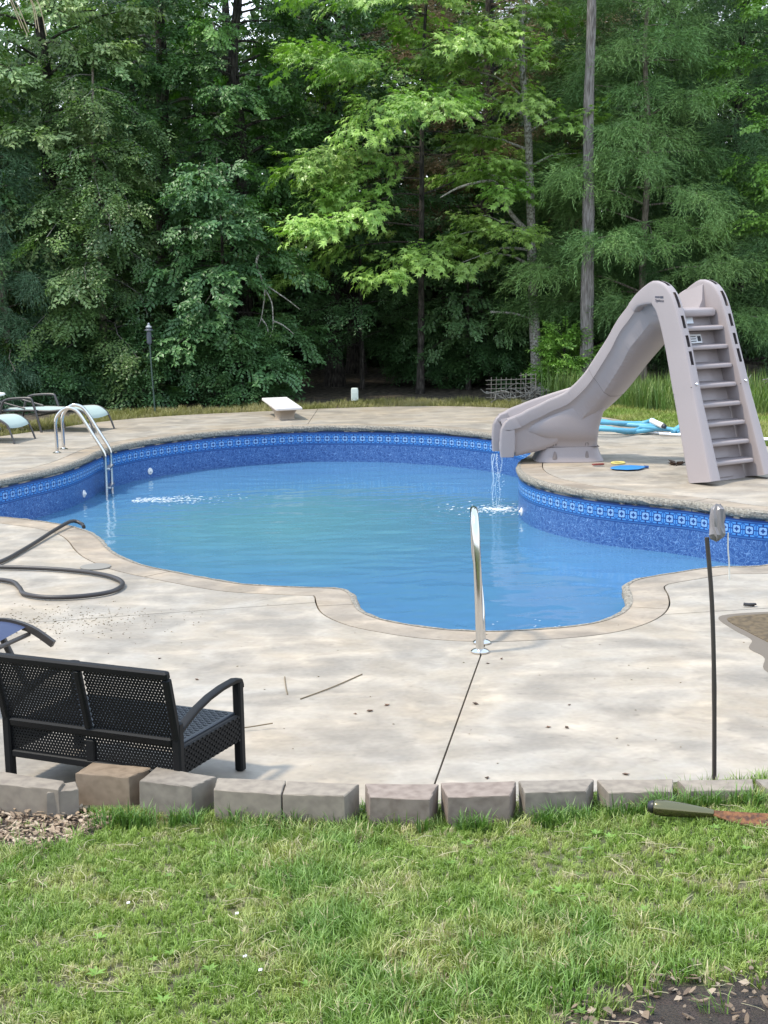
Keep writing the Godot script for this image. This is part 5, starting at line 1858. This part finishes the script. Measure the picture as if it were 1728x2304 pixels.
# one tree: tapered bent trunk, boughs as tubes, sprays of leaves along the boughs
func tree(called: String, label: String, group: String, q: Dictionary) -> Node3D:
	var t := thing(called, label, "tree" if not called.contains("shrub") else "shrub", Vector3(q.x, -0.1, q.z), 0.0, group)
	var H: float = q.H
	var r0: float = q.r
	var r := RandomNumberGenerator.new()
	r.seed = q.seed
	var lean: Vector2 = q.get("lean", Vector2.ZERO)
	var wob: float = q.get("wob", 0.012)
	var pts := []
	for i in 9:
		var f := i / 8.0
		pts.append(Vector3(lean.x * f * H + r.randf_range(-1, 1) * wob * H * f, H * f, lean.y * f * H + r.randf_range(-1, 1) * wob * H * f))
	var line := curve3(pts, 4)
	var rad := []
	for i in line.size():
		var f := float(i) / (line.size() - 1)
		rad.append(r0 * (1.0 - 0.8 * f) * (1.0 + 0.35 * exp(-f * H * 2.5)) * (1.0 + 0.05 * sin(i * 1.7)))
	var b := MB.new()
	b.tube(line, rad, 10)
	put("trunk", b, q.bark, t, 60)
	var wood := MB.new()
	var pl := []
	var tn := []
	var c0: float = q.c0
	var nb: int = q.n
	var fine: Array = [[0.72, 1.75], [0.88, 1.25], [0.8, 1.5], [0.8, 1.45], [1.0, 1.0]][q.spray]
	var sc: float = q.get("sc", 1.0) * fine[0]
	var per: float = q.get("per", 9.0) * fine[1]
	var tint: Color = q.tint
	var tint2: Color = q.get("tint2", tint * 1.5)
	var az0: float = r.randf() * TAU
	for k in nb:
		var f := (k + r.randf()) / nb
		var h := lerpf(c0, H * 0.97, f)
		var shape: float
		if q.get("cone", false):
			shape = 0.12 + 0.88 * pow(1.0 - f, 0.8)
		else:
			shape = 0.5 + 0.5 * sin(PI * pow(clampf(f * 0.9 + 0.08, 0, 1), 0.75))
		var L: float = q.L * shape * r.randf_range(0.65, 1.15)
		var az := az0 + k * 2.399 + r.randf_range(-0.3, 0.3)
		if q.has("face") and r.randf() < q.get("facing", 0.5):
			az = q.face + r.randfn(0.0, 0.75)
		var el: float = q.get("el", 0.35) + r.randf_range(-0.25, 0.25)
		var droop: float = q.get("droop", 0.5)
		var start := line[clampi(int(h / H * (line.size() - 1)), 0, line.size() - 1)]
		var d0 := Vector3(cos(az) * cos(el), sin(el), sin(az) * cos(el))
		var bp := PackedVector3Array()
		var br := []
		for i in 6:
			var s := i / 5.0
			bp.append(start + d0 * L * s + Vector3(0, -droop * L * s * s * 0.6, 0) + Vector3(r.randf_range(-1, 1), r.randf_range(-1, 1), r.randf_range(-1, 1)) * 0.05 * L * s)
			br.append(maxf(0.006, r0 * 0.28 * (1.0 - f * 0.6) * (1.0 - s * 0.9)))
		wood.tube(bp, br, 5, false)
		var shade := r.randf_range(0.8, 1.2)
		var hue := r.randf()
		var cnt := int(L * per * (1.0 + 0.6 * shape))
		for i in cnt:
			var s := pow(r.randf(), 0.65)
			s = lerpf(0.22, 1.05, s)
			var seg := mini(int(s * 5.0), 4)
			var base := bp[seg].lerp(bp[seg + 1], clampf(s * 5.0 - seg, 0, 1.2))
			var along := (bp[seg + 1] - bp[seg]).normalized()
			var side := along.cross(Vector3.UP).normalized() * (1.0 if r.randf() < 0.5 else -1.0)
			var out := (along * r.randf_range(0.3, 1.0) + side * r.randf_range(0.1, 1.0) + Vector3(0, r.randf_range(-0.45, 0.35), 0)).normalized()
			var spread: float = q.get("spread", 0.24) * L * (1.1 - 0.7 * s) * r.randf()
			var p := base + side * spread + Vector3(0, r.randf_range(-0.12, 0.10), 0) + out * 0.02
			pl.append(Transform3D(aim(out, r.randfn(0.0, 0.35), sc * r.randf_range(0.75, 1.25)), p))
			tn.append(tint.lerp(tint2, clampf(hue * 0.6 + r.randf() * 0.4, 0, 1)) * shade)
	put("limbs", wood, q.get("limb", q.bark), t, 60).set_meta("kind", "stuff")
	many("crown", spray[q.spray], q.get("leafmat", M.leaf), pl, tn, t).set_meta("kind", "stuff")
	return t

const DEEP := ["shaded tree deeper in the wood behind the far left pale-leaved tree", "shaded tree deeper in the wood behind the dark forked tree", "shaded tree deeper in the wood behind the ivy-clad columnar tree", "thick dark trunk deep in the black hollow left of the utility box", "shaded tree deeper in the wood behind the brightest star-leaved tree", "shaded tree deeper in the wood behind the bare pine trunk", "shaded tree deeper in the wood behind the cedar at the slide top", "shaded tree deeper in the wood beyond the right frame edge", "shaded tree outside the left frame edge, farther out", "shaded tree outside the right frame edge, farther out", "shaded tree outside the left frame edge, nearer the deck"]

func build_wood() -> void:
	var dark := Color(0.069, 0.152, 0.058)
	var dark2 := Color(0.142, 0.265, 0.079)
	var toward := PI / 2   # azimuth of the camera side (+z)
	# left: tall broadleaf trees, a bluish and a yellower green in turn
	tree("broadleaf_tree", "tall pale-leaved tree at the far left, glossy light foliage near the top", "", {x = -6.4, z = -29.4, H = 10.0, r = 0.2, c0 = 1.2, n = 59, L = 2.7, per = 11.0, seed = 1, spray = 0, tint = Color(0.183, 0.305, 0.122), tint2 = Color(0.320, 0.406, 0.158), bark = M.bark_dark, face = toward, droop = 0.55, sc = 1.15})
	tree("broadleaf_tree", "dark-trunked forked tree left of centre, trunk seen through its leaves", "", {x = -4.35, z = -30.6, H = 10.4, r = 0.24, c0 = 1.5, n = 56, L = 2.5, per = 10.0, seed = 2, spray = 3, tint = dark, tint2 = dark2, bark = M.bark_dark, limb = M.dead, face = toward, droop = 0.5, sc = 1.25})
	tree("broadleaf_tree", "ivy-clad dark green tree right of the forked tree, tall and columnar", "", {x = -2.75, z = -30.0, H = 10.6, r = 0.2, c0 = 1.0, n = 64, L = 1.9, per = 13.0, seed = 3, spray = 0, tint = Color(0.074, 0.180, 0.050), tint2 = Color(0.172, 0.320, 0.077), bark = M.bark_dark, face = toward, droop = 0.6, sc = 1.0})
	tree("broadleaf_tree", "dense dark tree behind the diving board, over the black hollow", "", {x = -1.0, z = -31.2, H = 10.4, r = 0.2, c0 = 2.1, n = 52, L = 2.4, per = 10.0, seed = 4, spray = 0, tint = dark, tint2 = dark2, bark = M.bark_dark, face = toward, droop = 0.5, sc = 1.1})
	tree("understory_tree", "low spreading understory tree with large drooping leaves behind the feeder post", "", {x = -2.95, z = -28.0, H = 4.6, r = 0.06, c0 = 0.4, n = 38, L = 1.75, per = 12.0, spread = 0.34, seed = 55, spray = 0, tint = Color(0.081, 0.185, 0.069), tint2 = Color(0.124, 0.241, 0.086), bark = M.bark_dark, face = toward, droop = 0.75, sc = 1.05})
	tree("understory_tree", "fine-leaved drooping understory tree above the mint loungers", "", {x = -5.3, z = -28.2, H = 6.5, r = 0.09, c0 = 0.6, n = 56, L = 1.8, per = 13.0, seed = 6, spray = 3, tint = Color(0.076, 0.156, 0.058), tint2 = Color(0.182, 0.275, 0.077), bark = M.bark_cedar, limb = M.dead, face = toward, droop = 0.7, el = 0.15, sc = 1.1})
	tree("understory_tree", "dark feathery juniper at the left frame edge, boughs to the ground", "", {x = -7.0, z = -27.6, H = 5.5, r = 0.09, c0 = 0.25, n = 56, L = 1.7, per = 15.0, seed = 7, spray = 2, tint = Color(0.045, 0.107, 0.054), tint2 = Color(0.091, 0.185, 0.077), bark = M.bark_cedar, leafmat = M.needle, cone = true, droop = 0.4, el = 0.1, sc = 1.2})
	# sweetgums: the brightest foliage, reaching left over the pool end
	var sg := Color(0.216, 0.394, 0.074)
	var sg2 := Color(0.404, 0.574, 0.138)
	var a := tree("sweetgum_tree", "bright star-leaved tree with a mottled pale trunk left of the tall pine", "", {x = 3.05, z = -28.6, H = 10.0, r = 0.115, c0 = 2.5, n = 32, L = 2.0, per = 9.5, seed = 8, spray = 1, tint = Color(0.137, 0.276, 0.041), tint2 = sg2, bark = M.bark_pale, face = 2.4, lean = Vector2(-0.05, 0.01), droop = 0.45, sc = 1.1})
	var g := tree("sweetgum_tree", "brightest yellow-green star-leaved tree, boughs hanging over the pool's far end", "", {x = 0.75, z = -28.9, H = 9.6, r = 0.075, c0 = 2.7, n = 30, L = 3.2, per = 9.5, spread = 0.30, seed = 9, spray = 1, tint = sg, tint2 = sg2, bark = M.bark_dark, face = 2.3, facing = 0.65, lean = Vector2(0.02, 0.01), droop = 0.4, el = 0.25, sc = 1.15})
	# the pale bare limb of the right-hand one
	var b := MB.new()
	b.tube(curve3([Vector3(-0.19, 3.15, 0.05), Vector3(-0.55, 3.5, 0.3), Vector3(-0.78, 3.95, 0.45), Vector3(-0.95, 4.1, 0.5), Vector3(-1.5, 4.0, 0.6), Vector3(-1.9, 3.8, 0.62)], 5), [0.05, 0.05, 0.048, 0.046, 0.045, 0.043, 0.042, 0.04, 0.04, 0.038, 0.036, 0.035, 0.034, 0.032, 0.03, 0.03, 0.028, 0.026, 0.025, 0.024, 0.022, 0.02, 0.018, 0.016, 0.014, 0.01], 7)
	put("pale_limb", b, M.bark_pale, a, 60)
	b = MB.new()
	b.tube(curve3([Vector3(-0.12, 1.5, 0.05), Vector3(-0.5, 1.62, 0.2), Vector3(-0.95, 1.66, 0.3)], 5), 0.022, 6)
	put("pale_limb", b, M.bark_pale, a, 60)
	# right: tall bare pine trunk, cedars
	tree("pine_tree", "tall straight pine with a bare grey trunk, crown above the frame", "", {x = 3.80, z = -27.3, H = 14.0, r = 0.135, wob = 0.003, c0 = 9.5, n = 34, L = 2.6, per = 10.0, seed = 10, spray = 2, tint = Color(0.090, 0.194, 0.058), tint2 = Color(0.205, 0.320, 0.095), bark = M.bark_grey, leafmat = M.needle, lean = Vector2(0.006, 0), droop = 0.3, el = 0.3, sc = 1.5})
	tree("cedar_tree", "feathery cedar with a thin bare straight trunk behind the slide top", "", {x = 5.05, z = -28.4, H = 10.5, r = 0.085, c0 = 1.5, n = 73, L = 2.3, per = 12.0, seed = 11, spray = 2, tint = Color(0.096, 0.206, 0.054), tint2 = Color(0.223, 0.367, 0.104), bark = M.bark_cedar, leafmat = M.needle, droop = 0.3, el = 0.2, cone = true, sc = 1.35})
	tree("cedar_tree", "dark cedar at the right frame edge behind the ladder", "", {x = 7.1, z = -29.4, H = 10.5, r = 0.13, c0 = 0.6, n = 76, L = 2.5, per = 12.0, seed = 12, spray = 2, tint = Color(0.063, 0.152, 0.054), tint2 = Color(0.142, 0.254, 0.079), bark = M.bark_dark, leafmat = M.needle, droop = 0.35, el = 0.15, cone = true, sc = 1.4})
	tree("cedar_tree", "low dark cedar between the pine trunk and the slide", "", {x = 4.3, z = -30.2, H = 9.5, r = 0.1, c0 = 0.4, n = 80, L = 2.1, per = 12.0, seed = 13, spray = 2, tint = Color(0.069, 0.165, 0.050), tint2 = Color(0.161, 0.285, 0.077), bark = M.bark_dark, leafmat = M.needle, droop = 0.3, el = 0.2, cone = true, sc = 1.35})
	tree("pine_tree", "old brown pine with dark bare boughs behind the sweetgums", "", {x = 2.3, z = -32.0, H = 11.0, r = 0.2, c0 = 3.6, n = 32, L = 2.6, per = 6.0, seed = 14, spray = 2, tint = Color(0.223, 0.140, 0.080), tint2 = Color(0.316, 0.236, 0.125), bark = M.bark_dark, leafmat = M.needle, droop = 0.1, el = 0.25, sc = 1.5})
	tree("broadleaf_tree", "slender green tree at the far right, a bright sprig beside the frame edge", "", {x = 7.75, z = -27.3, H = 9.0, r = 0.08, c0 = 2.0, n = 34, L = 1.7, per = 9.0, seed = 15, spray = 0, tint = Color(0.172, 0.346, 0.067), tint2 = Color(0.260, 0.422, 0.086), bark = M.bark_dark, face = 2.6, droop = 0.4})
	tree("leafy_shrub", "light green shrub at the foot of the mottled trunk", "", {x = 3.42, z = -27.5, H = 1.25, r = 0.03, c0 = 0.15, n = 22, L = 0.62, per = 24.0, seed = 16, spray = 0, tint = Color(0.165, 0.335, 0.059), tint2 = Color(0.297, 0.491, 0.095), bark = M.bark_dark, droop = 0.35, el = 0.7, sc = 0.75})
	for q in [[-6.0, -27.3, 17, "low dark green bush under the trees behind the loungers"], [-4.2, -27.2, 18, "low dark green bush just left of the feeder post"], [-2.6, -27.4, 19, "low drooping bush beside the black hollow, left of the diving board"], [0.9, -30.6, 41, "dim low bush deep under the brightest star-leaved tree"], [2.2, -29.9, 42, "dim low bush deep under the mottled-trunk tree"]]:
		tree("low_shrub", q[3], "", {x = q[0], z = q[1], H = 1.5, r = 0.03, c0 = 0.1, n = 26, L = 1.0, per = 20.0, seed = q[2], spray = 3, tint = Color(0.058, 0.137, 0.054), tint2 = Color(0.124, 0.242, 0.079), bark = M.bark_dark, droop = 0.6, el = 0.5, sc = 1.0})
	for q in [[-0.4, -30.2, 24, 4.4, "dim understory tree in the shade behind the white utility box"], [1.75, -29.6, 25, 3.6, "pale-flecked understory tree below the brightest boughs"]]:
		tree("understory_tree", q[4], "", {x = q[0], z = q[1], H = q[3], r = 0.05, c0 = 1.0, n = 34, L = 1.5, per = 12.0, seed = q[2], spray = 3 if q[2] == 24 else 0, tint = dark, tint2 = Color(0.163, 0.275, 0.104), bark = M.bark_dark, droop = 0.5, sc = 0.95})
	# second row: trees deeper in the wood, one of each kind duplicated
	var deep := [[-8.5, -33.5], [-5.6, -34.5], [-3.3, -34.0], [-0.6, -35.0], [1.6, -35.5], [4.0, -34.5], [6.6, -34.0], [9.6, -33.0], [-11.0, -30.5], [11.2, -29.5], [-9.2, -28.0]]
	var proto: Node3D = null
	for k in deep.size():
		var o: Node3D
		if k == 0:
			proto = tree("woodland_tree", "", "trees deeper in the wood", {x = deep[0][0], z = deep[0][1], H = 11.0, r = 0.2, c0 = 2.0, n = 40, L = 2.7, per = 7.0, seed = 20, spray = 0, tint = Color(0.081, 0.173, 0.061), tint2 = Color(0.183, 0.320, 0.095), bark = M.bark_dark, droop = 0.45, sc = 1.35})
			o = proto
		else:
			o = proto.duplicate()
			o.name = numbered("woodland_tree")
			add_child(o)
			o.position = Vector3(deep[k][0], -0.1, deep[k][1])
			o.rotation.y = k * 1.3
			o.scale = Vector3.ONE * (0.92 + 0.05 * (k % 4))
		o.set_meta("label", DEEP[k])
		o.set_meta("group", "trees deeper in the wood")
	# the far wood as one mass
	var pl := []
	var tn := []
	for k in 12500:
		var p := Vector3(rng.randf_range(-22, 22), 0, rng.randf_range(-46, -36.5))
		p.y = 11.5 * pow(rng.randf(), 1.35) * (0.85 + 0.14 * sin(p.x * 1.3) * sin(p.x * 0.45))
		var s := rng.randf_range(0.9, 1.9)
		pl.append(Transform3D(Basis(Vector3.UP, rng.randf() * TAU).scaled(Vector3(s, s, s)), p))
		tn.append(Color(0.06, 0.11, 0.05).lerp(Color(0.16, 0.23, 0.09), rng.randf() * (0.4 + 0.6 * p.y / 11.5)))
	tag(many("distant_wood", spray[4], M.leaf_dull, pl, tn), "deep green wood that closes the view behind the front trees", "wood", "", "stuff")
	# dead hanging branch, pale and bare
	var t := thing("dead_branch", "pale bare broken branch hanging in front of the dark left foliage", "branch", Vector3(-2.2, 0, -27.3))
	var fork := [[[0, 2.75, 0.0], [-0.06, 2.55, 0.03], [0.02, 2.3, 0.05], [0.08, 2.05, 0.06], [0.05, 1.8, 0.06], [0.0, 1.55, 0.05], [-0.06, 1.4, 0.05]], [[0.07, 2.1, 0.06], [0.2, 1.85, 0.1], [0.22, 1.6, 0.1], [0.21, 1.35, 0.1], [0.15, 1.2, 0.1]], [[0.05, 2.2, 0.05], [0.3, 2.02, 0.1], [0.5, 1.88, 0.12], [0.72, 1.7, 0.12]], [[0.22, 1.5, 0.1], [0.4, 1.42, 0.12], [0.6, 1.25, 0.12]], [[0.0, 1.55, 0.05], [0.1, 1.4, 0.06], [0.12, 1.25, 0.06]]]
	for f in fork:
		var p := []
		for e in f: p.append(Vector3(e[0], e[1], e[2]))
		var c := curve3(p, 4)
		var rr := []
		for i in c.size(): rr.append(lerpf(0.026 if f == fork[0] else 0.017, 0.005, float(i) / c.size()))
		b = MB.new()
		b.tube(c, rr, 6)
		put("twig", b, M.bark_pale, t, 60)
	# brush pile of grey dead branches, right and behind the slide
	for q in [[6.1, -25.6, 34, 1.1, "grey heap of dead branches at the right edge behind the ladder"], [2.55, -26.75, 34, 0.62, "low grey-brown heap of dead brush behind the slide pedestal"]]:
		t = thing("brush_pile", q[4], "brush pile", Vector3(q[0], -0.03, q[1]))
		for k in q[2]:
			var an := rng.randf() * TAU
			var c: Vector3 = Vector3(rng.randf_range(-0.9, 0.9), rng.randf_range(0.02, 0.35), rng.randf_range(-0.4, 0.4)) * q[3]
			var d: Vector3 = Vector3(cos(an), rng.randf_range(-0.1, 0.5), sin(an) * 0.6) * rng.randf_range(0.35, 0.9) * q[3]
			b = MB.new()
			var p := curve3([c - d * 0.5, c + rvec(0.06), c + d * 0.4 + rvec(0.08), c + d * 0.7 + rvec(0.12)], 3)
			for i in p.size(): p[i].y = maxf(p[i].y, 0.01)
			var rr := []
			for i in p.size(): rr.append(lerpf(0.014, 0.004, float(i) / p.size()) * (1.0 + 0.6 * (1.0 if k % 3 == 0 else 0.0)))
			b.tube(p, rr, 5, false)
			put("stick", b, M.dead, t, 60)
	# brown pine twigs that hang into the top left corner, close by
	t = thing("pine_twig", "blurred brown pine twigs poking into the top left corner", "twig", Vector3(-2.98, 4.62, -12.4))
	for k in 6:
		b = MB.new()
		var c: Vector3 = Vector3(rng.randf_range(-0.1, 0.25), 0, 0)
		b.tube(curve3([Vector3(-0.1, 0.35, 0), c + Vector3(0, 0.05, 0), c + Vector3(0.06 + 0.05 * k * 0.3, -0.22 - 0.03 * (k % 3), 0.03)], 4), 0.004, 5)
		put("needle_spray", b, mat(Color(0.3, 0.24, 0.15), 0.8), t, 60)
